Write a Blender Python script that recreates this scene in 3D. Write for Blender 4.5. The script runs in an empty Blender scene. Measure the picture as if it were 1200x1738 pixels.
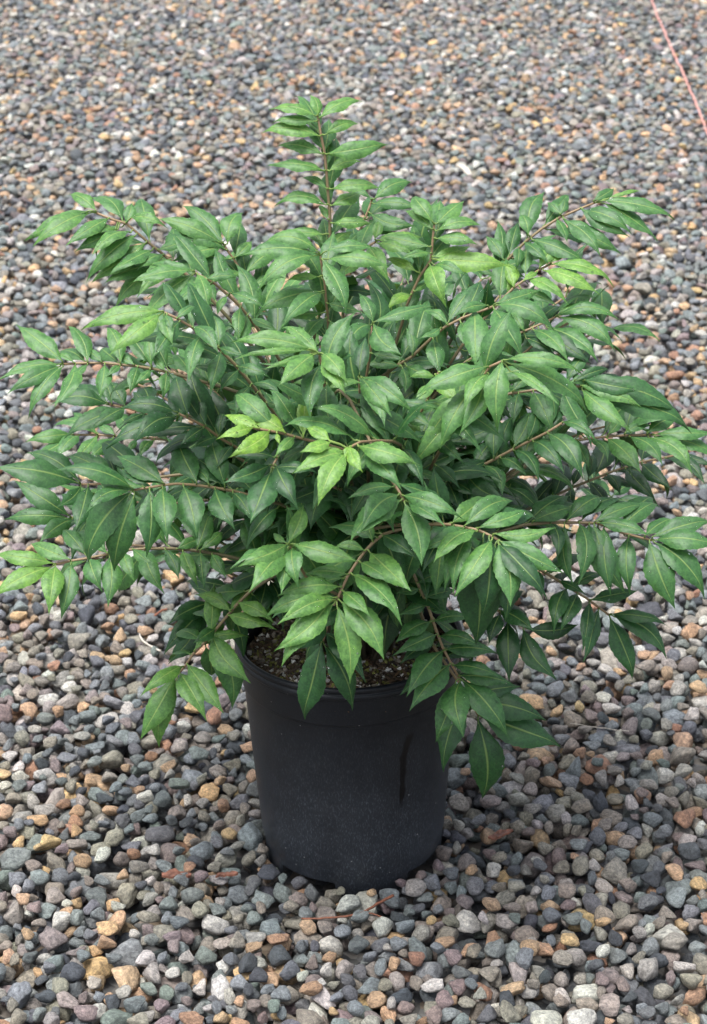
import bpy, bmesh, math, random
import numpy as np
from mathutils import Vector, Matrix, Euler
from mathutils.bvhtree import BVHTree

# ------------------------------------------------------------------ camera, sky, sun, exposure
scene = bpy.context.scene
col = scene.collection
cam_data = bpy.data.cameras.new('camera')
cam = bpy.data.objects.new('camera', cam_data)
col.objects.link(cam)
cam.location = (0, -2.421, 1.579)
cam.rotation_euler = (math.radians(90 - 25), 0, 0)
cam_data.sensor_fit = 'VERTICAL'
cam_data.sensor_height = 23.05
cam_data.lens = 50
cam_data.clip_start = .05
cam_data.clip_end = 400
cam_data.dof.use_dof = True
cam_data.dof.focus_distance = 2.58
cam_data.dof.aperture_fstop = 7.5
scene.camera = cam

SUN_ELEV, SUN_AZ = 73, -125         # degrees; azimuth from +Y (behind the shrub), negative to the left
world = bpy.data.worlds.new('World')
scene.world = world
world.use_nodes = True
wn, wl = world.node_tree.nodes, world.node_tree.links
wn.clear()
sky = wn.new('ShaderNodeTexSky')
sky.sky_type = 'NISHITA'
sky.sun_disc = False
sky.sun_elevation = math.radians(SUN_ELEV)
sky.sun_rotation = math.radians(SUN_AZ)
sky.dust_density = 4.0
sky.air_density = 1.0
hs = wn.new('ShaderNodeHueSaturation')
hs.inputs['Saturation'].default_value = .42       # high thin overcast
bg = wn.new('ShaderNodeBackground')
bg.inputs['Strength'].default_value = .135
wo = wn.new('ShaderNodeOutputWorld')
wl.new(sky.outputs[0], hs.inputs['Color'])
wl.new(hs.outputs[0], bg.inputs[0])
wl.new(bg.outputs[0], wo.inputs[0])

sun_d = bpy.data.lights.new('sun', 'SUN')
sun_d.energy = 2.0
sun_d.angle = math.radians(36)
sun_d.color = (1, .995, .98)
sun = bpy.data.objects.new('sun', sun_d)
col.objects.link(sun)
e, a = math.radians(SUN_ELEV), math.radians(SUN_AZ)
to_sun = Vector((math.sin(a) * math.cos(e), math.cos(a) * math.cos(e), math.sin(e)))
sun.rotation_euler = to_sun.to_track_quat('Z', 'Y').to_euler()
sun.location = to_sun * 8

scene.view_settings.view_transform = 'Standard'
scene.view_settings.look = 'None'
scene.view_settings.exposure = 1.17
scene.view_settings.gamma = 1
scene.render.engine = 'CYCLES'
scene.cycles.use_denoising = True
scene.cycles.max_bounces = 6
scene.cycles.transparent_max_bounces = 6

# ------------------------------------------------------------------ helpers
rng = random.Random(11)
CAMV = Vector(cam.location)
CP, SP = math.cos(math.radians(25)), math.sin(math.radians(25))

def in_view(p, margin=0.0):
    """normalised picture position of a world point and its depth"""
    d = Vector(p) - CAMV
    depth = d.y * CP - d.z * SP
    if depth < .1:
        return None
    u = d.x / depth * 3770 / 600
    v = (d.y * SP + d.z * CP) / depth * 3770 / 869
    return (u, v, depth) if abs(u) < 1 + margin and abs(v) < 1 + margin else None

def mesh_obj(name, verts, faces, mat, parent=None, smooth=True):
    me = bpy.data.meshes.new(name)
    me.from_pydata([tuple(v) for v in verts], [], faces)
    if smooth:
        me.polygons.foreach_set('use_smooth', [True] * len(me.polygons))
    if mat:
        me.materials.append(mat)
    o = bpy.data.objects.new(name, me)
    col.objects.link(o)
    if parent:
        o.parent = parent
    return o

def empty(name, loc=(0, 0, 0)):
    o = bpy.data.objects.new(name, None)
    o.empty_display_size = .05
    col.objects.link(o)
    o.location = loc
    return o

def tag(o, label=None, cat=None, group=None, kind=None):
    if label: o['label'] = label
    if cat: o['category'] = cat
    if group: o['group'] = group
    if kind: o['kind'] = kind
    return o

def tube(path, radii, sides=7, cap=True):
    """verts and faces of a tube along a list of points"""
    V, Fc = [], []
    n = len(path)
    path = [Vector(p) for p in path]
    ref = Vector((.31, .17, .93))
    prev = None
    for i, p in enumerate(path):
        t = (path[min(i + 1, n - 1)] - path[max(i - 1, 0)])
        t = t.normalized() if t.length > 1e-9 else Vector((0, 0, 1))
        if prev is None:
            s = t.cross(ref)
            if s.length < .05:
                s = t.cross(Vector((1, 0, 0)))
        else:
            s = prev - t * prev.dot(t)
        s.normalize()
        prev = s
        b = t.cross(s)
        for k in range(sides):
            an = 2 * math.pi * k / sides
            V.append(p + (s * math.cos(an) + b * math.sin(an)) * radii[i])
    for i in range(n - 1):
        for k in range(sides):
            k2 = (k + 1) % sides
            Fc.append((i * sides + k, i * sides + k2, (i + 1) * sides + k2, (i + 1) * sides + k))
    if cap:
        Fc.append(tuple(range(sides - 1, -1, -1)))
        Fc.append(tuple((n - 1) * sides + k for k in range(sides)))
    return V, Fc

class NT:
    """small node-tree writer"""
    def __init__(self, name):
        self.m = bpy.data.materials.new(name)
        self.m.use_nodes = True
        self.t = self.m.node_tree
        self.t.nodes.clear()
        self.out = self.t.nodes.new('ShaderNodeOutputMaterial')
    def n(self, typ, ins=None, **props):
        nd = self.t.nodes.new('ShaderNode' + typ)
        for k, v in props.items():
            setattr(nd, k, v)
        for k, v in (ins or {}).items():
            self.set(nd.inputs[k], v)
        return nd
    def set(self, sock, v):
        if isinstance(v, bpy.types.NodeSocket):
            self.t.links.new(v, sock)
        else:
            sock.default_value = v
    def math(self, op, a, b=0.0, c=0.0, clamp=False):
        nd = self.n('Math', {0: a, 1: b, 2: c}, operation=op, use_clamp=clamp)
        return nd.outputs[0]
    def ramp(self, fac, stops, interp='LINEAR'):
        nd = self.n('ValToRGB', {0: fac})
        cr = nd.color_ramp
        cr.interpolation = interp
        while len(cr.elements) < len(stops):
            cr.elements.new(.5)
        for el, (p, c) in zip(cr.elements, stops):
            el.position = p
            el.color = (*c, 1) if len(c) == 3 else c
        return nd.outputs[0]
    def mix(self, fac, a, b, blend='MIX'):
        nd = self.n('Mix', data_type='RGBA', blend_type=blend)
        self.set(nd.inputs[0], fac)
        self.set(nd.inputs[6], a)
        self.set(nd.inputs[7], b)
        return nd.outputs[2]
    def surface(self, s):
        self.t.links.new(s, self.out.inputs['Surface'])
        return self.m

# ------------------------------------------------------------------ materials
def pebble_material(name, source):
    t = NT(name)
    if source == 'instance':
        base = t.n('Attribute', attribute_name='col', attribute_type='INSTANCER').outputs['Color']
    else:
        base = t.n('ObjectInfo').outputs['Color']
    rnd = t.n('ObjectInfo').outputs['Random']
    co = t.n('TexCoord').outputs['Object']
    off = t.n('VectorMath', {0: co}, operation='ADD')
    cmb = t.n('CombineXYZ', {0: t.math('MULTIPLY', rnd, 71.0), 1: t.math('MULTIPLY', rnd, 37.0), 2: t.math('MULTIPLY', rnd, 13.0)})
    t.set(off.inputs[1], cmb.outputs[0])
    v = off.outputs[0]
    big = t.n('TexNoise', {'Vector': v, 'Scale': 1.1, 'Detail': 4.0, 'Roughness': .6}).outputs['Fac']
    fine = t.n('TexNoise', {'Vector': v, 'Scale': 3.4, 'Detail': 6.0, 'Roughness': .8}).outputs['Fac']
    spk = t.n('TexVoronoi', {'Vector': v, 'Scale': 13.0}).outputs['Distance']
    k = t.ramp(big, [(.28, (.70, .69, .68)), (.5, (1, 1, 1)), (.72, (1.26, 1.24, 1.2))])
    c = t.mix(1.0, base, k, 'MULTIPLY')
    k2 = t.ramp(fine, [(.36, (.36, .36, .37)), (.5, (1, 1, 1)), (.64, (1.7, 1.68, 1.63))])
    c = t.mix(.85, c, t.mix(1.0, c, k2, 'MULTIPLY'))
    pale = t.ramp(spk, [(.08, (1, 1, 1)), (.2, (0, 0, 0))])
    c = t.mix(t.math('MULTIPLY', pale, .28), c, (.36, .35, .33, 1))
    bump = t.n('Bump', {'Strength': 1.0, 'Distance': .004, 'Height': fine})
    r = t.ramp(big, [(.3, (.5, .5, .5)), (.7, (.72, .72, .72))])
    p = t.n('BsdfPrincipled', {'Base Color': c, 'Roughness': r, 'Normal': bump.outputs[0], 'Specular IOR Level': .4})
    return t.surface(p.outputs[0])

def ground_material():
    t = NT('gravel_sheet')
    co = t.n('TexCoord').outputs['Object']
    vo = t.n('TexVoronoi', {'Vector': co, 'Scale': 42.0})
    c = t.ramp(t.n('SeparateColor', {0: vo.outputs['Color']}).outputs[0],
               [(0, (.05, .052, .056)), (.35, (.10, .103, .106)), (.6, (.12, .11, .098)), (.8, (.15, .15, .145)), (.93, (.2, .15, .1)), (1, (.2, .195, .185))])
    d = t.math('MULTIPLY', vo.outputs['Distance'], 1.0)
    bump = t.n('Bump', {'Strength': 1.0, 'Distance': .02, 'Height': d}, invert=True)
    p = t.n('BsdfPrincipled', {'Base Color': c, 'Roughness': .7, 'Normal': bump.outputs[0]})
    return t.surface(p.outputs[0])

def leaf_material():
    t = NT('leaf')
    uv = t.n('UVMap').outputs[0]
    s = t.n('SeparateXYZ', {0: uv})
    au = t.math('ABSOLUTE', t.math('MULTIPLY_ADD', s.outputs[0], 2.0, -1.0))
    v = s.outputs[1]
    tint = t.n('Attribute', attribute_name='tint').outputs['Fac']
    gp = t.n('NewGeometry')
    pos = gp.outputs['Position']
    mott = t.n('TexNoise', {'Vector': pos, 'Scale': 95.0, 'Detail': 4.0, 'Roughness': .6}).outputs['Fac']
    broad = t.n('TexNoise', {'Vector': pos, 'Scale': 16.0, 'Detail': 2.0}).outputs['Fac']
    fine = t.n('TexNoise', {'Vector': pos, 'Scale': 330.0, 'Detail': 3.0, 'Roughness': .7}).outputs['Fac']
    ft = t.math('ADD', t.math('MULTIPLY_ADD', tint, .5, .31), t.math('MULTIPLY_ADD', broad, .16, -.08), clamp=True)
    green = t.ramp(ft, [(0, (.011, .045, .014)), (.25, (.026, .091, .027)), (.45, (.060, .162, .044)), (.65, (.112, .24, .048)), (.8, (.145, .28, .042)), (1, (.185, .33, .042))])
    km = t.ramp(mott, [(.32, (.7, .76, .78)), (.52, (1, 1, 1)), (.7, (1.25, 1.17, 1.0))])
    c = t.mix(1.0, green, km, 'MULTIPLY')
    c = t.mix(1.0, c, t.ramp(fine, [(.3, (.66, .7, .7)), (.5, (1, 1, 1)), (.68, (1.34, 1.28, 1.2))]), 'MULTIPLY')
    # side veins leave the midrib at an angle and curve to the tip
    ph = t.math('SUBTRACT', t.math('MULTIPLY', v, 9.0), t.math('MULTIPLY', t.math('POWER', au, .8), 1.7))
    fr = t.math('FRACT', ph)
    tri = t.math('ABSOLUTE', t.math('SUBTRACT', fr, .5))            # 0.5 on the vein, 0 between
    vein = t.math('POWER', t.math('MULTIPLY', tri, 2.0), 7.0)
    c = t.mix(t.math('MULTIPLY', vein, .22), c, t.mix(1.0, c, (1.7, 1.5, 1.5, 1), 'MULTIPLY'))
    # midrib, wider to the leaf base
    wid = t.math('MULTIPLY_ADD', v, -.045, .095)
    mid = t.math('SUBTRACT', 1.0, t.math('DIVIDE', au, wid), clamp=True)
    mid = t.math('POWER', mid, .5)
    rib = t.mix(ft, (.20, .30, .085, 1), (.38, .47, .13, 1))
    c = t.mix(t.math('MULTIPLY', mid, .58), c, rib)
    # thin paler margin
    edge = t.n('MapRange', {0: au, 1: .93, 2: 1.0, 3: 0.0, 4: .35}).outputs[0]
    c = t.mix(edge, c, t.mix(1.0, c, (1.8, 1.6, 1.4, 1), 'MULTIPLY'))
    back = t.mix(.5, c, (.075, .135, .05, 1))
    cc = t.mix(gp.outputs['Backfacing'], c, back)
    h = t.math('ADD', t.math('MULTIPLY', tri, -.28), t.math('MULTIPLY', mott, .7))
    h = t.math('SUBTRACT', h, t.math('MULTIPLY', mid, .8))
    h = t.math('MULTIPLY_ADD', fine, .45, h)
    bump = t.n('Bump', {'Strength': .4, 'Distance': .0012, 'Height': h})
    rough = t.math('MULTIPLY_ADD', gp.outputs['Backfacing'], .2, .45)
    rough = t.math('ADD', rough, t.math('MULTIPLY_ADD', mott, .16, -.08))
    p = t.n('BsdfPrincipled', {'Base Color': cc, 'Roughness': rough, 'Normal': bump.outputs[0], 'Specular IOR Level': .42})
    tr = t.n('BsdfTranslucent', {'Color': t.mix(1.0, cc, (1.5, 1.7, .7, 1), 'MULTIPLY'), 'Normal': bump.outputs[0]})
    mx = t.n('MixShader', {0: .2, 1: p.outputs[0], 2: tr.outputs[0]})
    return t.surface(mx.outputs[0])

def bark_material():
    t = NT('green_brown_bark')
    pos = t.n('NewGeometry').outputs['Position']
    age = t.n('Attribute', attribute_name='age').outputs['Fac']
    nz = t.n('TexNoise', {'Vector': pos, 'Scale': 160.0, 'Detail': 3.0}).outputs['Fac']
    c = t.ramp(t.math('ADD', age, t.math('MULTIPLY_ADD', nz, .3, -.15), clamp=True),
               [(0, (.25, .165, .09)), (.3, (.19, .145, .07)), (.65, (.095, .09, .042)), (1, (.06, .05, .032))])
    bump = t.n('Bump', {'Strength': .4, 'Distance': .001, 'Height': nz})
    p = t.n('BsdfPrincipled', {'Base Color': c, 'Roughness': .55, 'Normal': bump.outputs[0]})
    return t.surface(p.outputs[0])

def pot_material():
    t = NT('black_pot_plastic')
    co = t.n('TexCoord').outputs['Object']
    sp = t.n('SeparateXYZ', {0: co})
    st = t.n('Mapping', {'Vector': co, 'Scale': (1, 1, .35)})
    speck = t.n('TexNoise', {'Vector': st.outputs[0], 'Scale': 620.0, 'Detail': 2.0, 'Roughness': .6}).outputs['Fac']
    cloud = t.n('TexNoise', {'Vector': co, 'Scale': 14.0, 'Detail': 5.0, 'Roughness': .65}).outputs['Fac']
    dots = t.n('TexVoronoi', {'Vector': co, 'Scale': 85.0})
    dotr = t.n('SeparateColor', {0: dots.outputs['Color']}).outputs[0]
    d = t.math('MULTIPLY', t.math('LESS_THAN', dots.outputs['Distance'], .085), t.math('GREATER_THAN', dotr, .8))
    # rain-splashed dust on the lower two thirds; its film also paints in a bluish sheen
    low = t.n('MapRange', {0: sp.outputs[2], 1: .24, 2: .05, 3: .2, 4: 1.0}).outputs[0]
    film = t.math('MULTIPLY', low, t.n('MapRange', {0: cloud, 1: .3, 2: .75, 3: .35, 4: 1.0}).outputs[0])
    grit = t.math('MULTIPLY', t.n('MapRange', {0: speck, 1: .52, 2: .7}).outputs[0], film)
    dust = t.math('MULTIPLY_ADD', grit, .36, t.math('MULTIPLY', film, .19))
    # a run of water that washed the dust off
    ang = t.n('Math', {0: sp.outputs[0], 1: t.math('MULTIPLY', sp.outputs[1], -1.0)}, operation='ARCTAN2').outputs[0]
    wob = t.n('TexNoise', {'Vector': co, 'Scale': 40.0, 'Detail': 2.0}).outputs['Fac']
    up_ = t.n('MapRange', {0: sp.outputs[2], 1: .175, 2: .205, 3: 0.0, 4: .07}).outputs[0]
    da = t.math('ABSOLUTE', t.math('SUBTRACT', t.math('SUBTRACT', ang, .52), t.math('ADD', up_, t.math('MULTIPLY_ADD', wob, .08, -.04))))
    zr = t.math('MULTIPLY', t.n('MapRange', {0: sp.outputs[2], 1: .098, 2: .112}).outputs[0], t.n('MapRange', {0: sp.outputs[2], 1: .208, 2: .2}).outputs[0])
    ww = t.n('MapRange', {0: sp.outputs[2], 1: .1, 2: .205, 3: .02, 4: .045}).outputs[0]
    edge = t.math('DIVIDE', t.math('SUBTRACT', t.math('MULTIPLY', ww, 1.25), da), t.math('MULTIPLY', ww, .5), clamp=True)
    wash = t.math('MULTIPLY', edge, zr)
    dust = t.math('MULTIPLY', dust, t.math('MULTIPLY_ADD', wash, -.97, 1.0))
    c = t.mix(dust, t.mix(wash, (.0065, .0078, .0105, 1), (.003, .003, .004, 1)), (.15, .17, .20, 1))
    c = t.mix(t.math('MULTIPLY', d, .5), c, (.3, .3, .3, 1))
    r = t.math('MULTIPLY_ADD', dust, .5, .36)
    bump = t.n('Bump', {'Strength': .12, 'Distance': .001, 'Height': t.math('ADD', speck, cloud)})
    p = t.n('BsdfPrincipled', {'Base Color': c, 'Roughness': r, 'Normal': bump.outputs[0], 'Specular IOR Level': .26})
    return t.surface(p.outputs[0])

def simple(name, c, rough=.6, scale=60, var=.35, bumpd=.001):
    t = NT(name)
    co = t.n('TexCoord').outputs['Object']
    nz = t.n('TexNoise', {'Vector': co, 'Scale': float(scale), 'Detail': 4.0}).outputs['Fac']
    k = t.ramp(nz, [(.3, (1 - var,) * 3), (.7, (1 + var,) * 3)])
    cc = t.mix(1.0, (*c, 1), k, 'MULTIPLY')
    bump = t.n('Bump', {'Strength': .5, 'Distance': bumpd, 'Height': nz})
    p = t.n('BsdfPrincipled', {'Base Color': cc, 'Roughness': rough, 'Normal': bump.outputs[0]})
    return t.surface(p.outputs[0])

def soil_material():
    t = NT('potting_mix')
    c = t.n('Attribute', attribute_name='col').outputs['Color']
    co = t.n('TexCoord').outputs['Object']
    nz = t.n('TexNoise', {'Vector': co, 'Scale': 500.0, 'Detail': 3.0}).outputs['Fac']
    c = t.mix(1.0, c, t.ramp(nz, [(.3, (.6, .6, .6)), (.7, (1.4, 1.4, 1.4))]), 'MULTIPLY')
    p = t.n('BsdfPrincipled', {'Base Color': c, 'Roughness': .75})
    return t.surface(p.outputs[0])

def water_material():
    t = NT('water_drop')
    p = t.n('BsdfPrincipled', {'Base Color': (1, 1, 1, 1), 'Roughness': .07, 'IOR': 1.33, 'Transmission Weight': 1.0})
    return t.surface(p.outputs[0])

M_PEB_I = pebble_material('pebble_stone', 'instance')
M_PEB_O = pebble_material('single_pebble_stone', 'object')
M_GROUND = ground_material()
M_LEAF = leaf_material()
M_BARK = bark_material()
M_POT = pot_material()
M_SOIL = soil_material()
M_WATER = water_material()
M_STRING = simple('pink_string', (.55, .27, .23), .7, 900, .25)
M_TWIG = simple('red_twig', (.17, .06, .03), .6, 300, .4)
M_CHIP = simple('bark_chip', (.16, .065, .04), .7, 150, .5, .003)
M_STRAW = simple('pale_straw', (.5, .45, .38), .6, 300, .25)

# ------------------------------------------------------------------ shrub data, metres: branch axes from tip to crown, and
# leaves as (branch, node xyz, blade base xyz, tip xyz, width ratio, tint)
BRANCHES = [
    [(-.2986, .06, .805), (-.2823, .058, .7985), (-.2638, .0559, .7935), (-.2505, .0539, .7821), (-.2364, .0518, .7699), (-.2229, .0499, .759), (-.2101, .048, .7475), (-.1858, .0444, .7263), (-.1588, .04, .6973)],
    [(-.177, -.06, .7728), (-.1648, -.0585, .7653), (-.1551, -.0572, .7587), (-.1417, -.0553, .7454), (-.1276, -.0531, .7307), (-.1102, -.05, .7048)],
    [(-.1537, .1, .7534), (-.1483, .0987, .7443), (-.1421, .0974, .736), (-.1332, .0951, .7198), (-.1264, .0932, .705), (-.1127, .09, .6831)],
    [(-.0404, .03, .9285), (-.0365, .0267, .9057), (-.0326, .0239, .8861), (-.0307, .0212, .8663), (-.0288, .0175, .8398), (-.0268, .0142, .8165), (-.0269, .0106, .7897), (-.029, .0064, .7593), (-.0285, 0, .7116)],
    [(-.0369, -.05, .7894), (-.0356, -.05, .7784), (-.0324, -.05, .7576), (-.0312, -.05, .7401), (-.0293, -.05, .719), (-.0268, -.05, .6799)],
    [(.0216, .12, .8015), (.0175, .1157, .7905), (.0119, .1111, .7789), (.007, .1061, .766), (.0028, .1, .7497)],
    [(.0275, .06, .7708), (.0172, .0573, .7652), (.0055, .0541, .7576), (-.0069, .05, .7446)],
    [(.0934, .05, .794), (.0922, .0474, .7813), (.091, .044, .7646), (.0897, .0417, .7532), (.0775, .0375, .7359), (.0687, .0334, .7178), (.0619, .0298, .7009), (.0565, .0256, .6806), (.0483, .02, .6533)],
    [(.2863, .12, .7986), (.2689, .1179, .7921), (.2446, .1149, .7821), (.2239, .1121, .7692), (.2046, .1093, .754), (.184, .106, .7331), (.1703, .1035, .7155), (.1517, .1, .6907)],
    [(.2331, .08, .736), (.2189, .0738, .7307), (.2026, .0661, .7217), (.1886, .0594, .7138), (.1718, .05, .6996)],
    [(.1557, -.08, .7403), (.1446, -.08, .7354), (.1224, -.08, .7271), (.1022, -.08, .7159), (.0873, -.08, .7025), (.0663, -.08, .6806), (.0499, -.08, .67)],
    [(.2373, .04, .6841), (.2213, .0359, .6776), (.2074, .0324, .6722), (.1866, .0272, .6653), (.1588, .02, .6533)],
    [(.1573, -.22, .729), (.1454, -.2137, .7205), (.1375, -.2064, .7035), (.1269, -.1981, .6853), (.1095, -.18, .6399)],
    [(.2648, -.04, .629), (.2411, -.04, .6268), (.214, -.04, .6246), (.1802, -.04, .6195), (.15, -.04, .6034)],
    [(.3579, .04, .5339), (.3251, .0325, .5363), (.2961, .0258, .5368), (.2638, .0182, .5355), (.2318, .0102, .5259), (.1967, 0, .5036)],
    [(.2367, -.1, .6085), (.2205, -.1, .5969), (.2008, -.1, .5861), (.181, -.1, .5751), (.1612, -.1, .5634), (.1347, -.1, .548)],
    [(.4105, .16, .4553), (.3953, .1569, .4534), (.3612, .1501, .4491), (.3274, .143, .4401), (.3049, .1381, .4324), (.2788, .1325, .4236), (.2527, .1267, .4131), (.2229, .12, .3999)],
    [(.3478, .3, .3312), (.3234, .28, .336), (.2806, .2434, .34), (.2304, .2, .3475)],
    [(.3458, -.1, .4605), (.3312, -.1, .4643), (.3104, -.1, .4704), (.2826, -.1, .4824), (.2587, -.1, .4832), (.2247, -.1, .4832), (.1975, -.1, .4802), (.1638, -.1, .4696)],
    [(.3039, -.08, .3522), (.2901, -.08, .3632), (.2756, -.08, .375), (.2613, -.08, .3844), (.2469, -.08, .3945), (.2291, -.08, .4062), (.2135, -.08, .4162), (.1867, -.08, .4294)],
    [(.2047, -.1, .3446), (.1948, -.1, .3501), (.1821, -.1, .3579), (.165, -.1, .3736), (.1381, -.1, .3969)],
    [(.1536, -.3, .5569), (.1487, -.2972, .559), (.1377, -.2913, .5624), (.1285, -.2867, .5637), (.1193, -.2822, .5636), (.1008, -.2732, .5629), (.0729, -.26, .5566)],
    [(.1057, -.12, .5481), (.0939, -.1153, .5401), (.0776, -.1079, .5235), (.0611, -.1, .5034)],
    [(.0533, -.3, .6023), (.0472, -.2914, .6113), (.041, -.2845, .6177), (.0324, -.2747, .6269), (.0219, -.2598, .6429), (.0094, -.24, .665)],
    [(-.0048, -.33, .6753), (0, -.3203, .675), (.0073, -.3073, .6734), (.0247, -.28, .6631)],
    [(-.1052, -.27, .6736), (-.093, -.2665, .6694), (-.0777, -.2623, .6649), (-.0531, -.2552, .6545), (-.0344, -.25, .6475)],
    [(-.0863, -.28, .6313), (-.0812, -.2636, .6357), (-.0767, -.2428, .6423), (-.0634, -.22, .6429)],
    [(-.0226, -.2, .574), (-.013, -.1901, .5652), (0, -.1754, .5492), (.0132, -.16, .5312)],
    [(-.0355, -.26, .7523), (-.0322, -.2455, .721), (-.0264, -.2269, .6799), (-.0128, -.2, .6205)],
    [(.0063, -.2, .7031), (.007, -.1868, .6704), (.0078, -.1735, .6372), (.0131, -.16, .6032)],
    [(.0209, -.1, .7267), (.0197, -.0943, .6967), (.0146, -.0872, .6585), (.0101, -.08, .6198)],
    [(.0954, -.2, .6676), (.0926, -.1949, .6565), (.0838, -.1828, .6306), (.0655, -.16, .5818)],
    [(.0936, -.15, .6889), (.0895, -.1452, .6745), (.0786, -.1344, .6421), (.0597, -.12, .6004)],
    [(-.0672, -.31, .5555), (-.0616, -.2946, .5313), (-.051, -.2739, .4997), (-.0291, -.25, .4733)],
    [(-.0181, -.33, .5), (-.0125, -.3231, .5105), (-.0062, -.3155, .5221), (.0019, -.3081, .5323), (.0113, -.3, .543), (.0201, -.2935, .5503), (.0314, -.2862, .5572), (.0453, -.2789, .5586), (.0632, -.27, .5579)],
    [(-.0347, -.2, .3811), (-.0294, -.1893, .3974), (-.0201, -.1743, .4197), (-.0067, -.16, .4387)],
    [(-.2092, -.12, .2921), (-.1999, -.1183, .3031), (-.1891, -.116, .3193), (-.175, -.1136, .3337), (-.1558, -.11, .3569), (-.1452, -.108, .3699), (-.1361, -.1063, .3807), (-.1207, -.1036, .3964), (-.0964, -.1, .4123)],
    [(-.1756, -.02, .3336), (-.1613, -.0152, .3417), (-.1435, -.0094, .3508), (-.1149, 0, .3661)],
    [(-.3439, -.12, .4392), (-.3268, -.1185, .443), (-.3064, -.1168, .4459), (-.2826, -.1148, .4502), (-.2588, -.1127, .4545), (-.2385, -.111, .4552), (-.2114, -.1087, .4541), (-.1911, -.107, .4518), (-.1675, -.105, .447), (-.1404, -.1027, .4397), (-.1099, -.1, .4293)],
    [(-.242, -.2, .5697), (-.2268, -.1955, .5706), (-.2078, -.1899, .5716), (-.1951, -.1862, .5713), (-.176, -.1807, .5674), (-.1569, -.1751, .562), (-.1345, -.1686, .5547), (-.1056, -.16, .5421)],
    [(-.1926, -.16, .6441), (-.1821, -.1552, .6366), (-.1647, -.1473, .6234), (-.1511, -.1403, .6083), (-.1354, -.1329, .5944), (-.1066, -.12, .5714)],
    [(-.2027, -.18, .7695), (-.1893, -.1768, .7616), (-.1742, -.173, .7502), (-.1468, -.1654, .7237), (-.1284, -.1598, .701), (-.113, -.1547, .6782), (-.1006, -.1504, .6591), (-.0899, -.1468, .6422), (-.0723, -.14, .6089)],
    [(-.3325, -.05, .6598), (-.3184, -.0494, .6603), (-.303, -.0487, .6607), (-.2862, -.0479, .6604), (-.2662, -.047, .6579), (-.2508, -.0463, .6562), (-.2295, -.0453, .6522), (-.2095, -.0444, .6468), (-.1995, -.0439, .6437), (-.1828, -.0432, .6383), (-.1681, -.0425, .6337), (-.1527, -.0418, .629), (-.1157, -.04, .6144)],
    [(-.2978, .08, .5573), (-.2825, .0768, .5555), (-.2752, .0752, .5546), (-.2428, .0681, .5475), (-.2069, .06, .5354)],
    [(-.3586, .2, .4659), (-.3251, .1921, .4693), (-.3082, .188, .4694), (-.2774, .1806, .4709), (-.2392, .1714, .4716), (-.1938, .16, .4651)],
    [(-.3398, 0, .443), (-.319, -.0028, .4412), (-.2828, -.0075, .4481), (-.2393, -.0133, .4633), (-.1893, -.02, .4741)],
    [(-.3181, -.06, .5137), (-.3023, -.06, .5137), (-.2747, -.06, .5167), (-.2402, -.06, .5212), (-.1988, -.06, .5265)],
    [(.1202, -.22, .3442), (.11, -.216, .3625), (.1011, -.2123, .3795), (.095, -.2091, .3951), (.0882, -.2051, .4147), (.0821, -.2016, .4323), (.0767, -.1992, .443), (.066, -.1941, .467), (.0593, -.19, .4871)],
    [(.1459, -.17, .2666), (.1337, -.1683, .2917), (.1183, -.1666, .3158), (.1022, -.1648, .3405), (.0918, -.1636, .3569), (.0827, -.1621, .3791), (.0728, -.16, .4123)],
    [(.0524, -.1, .4085), (.0565, -.09, .4304), (.0606, -.0799, .4524), (.062, -.07, .4743)],
    [(-.1017, -.06, .3883), (-.0911, -.0539, .4049), (-.0805, -.047, .4249), (-.07, -.04, .4448)],
]
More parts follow.
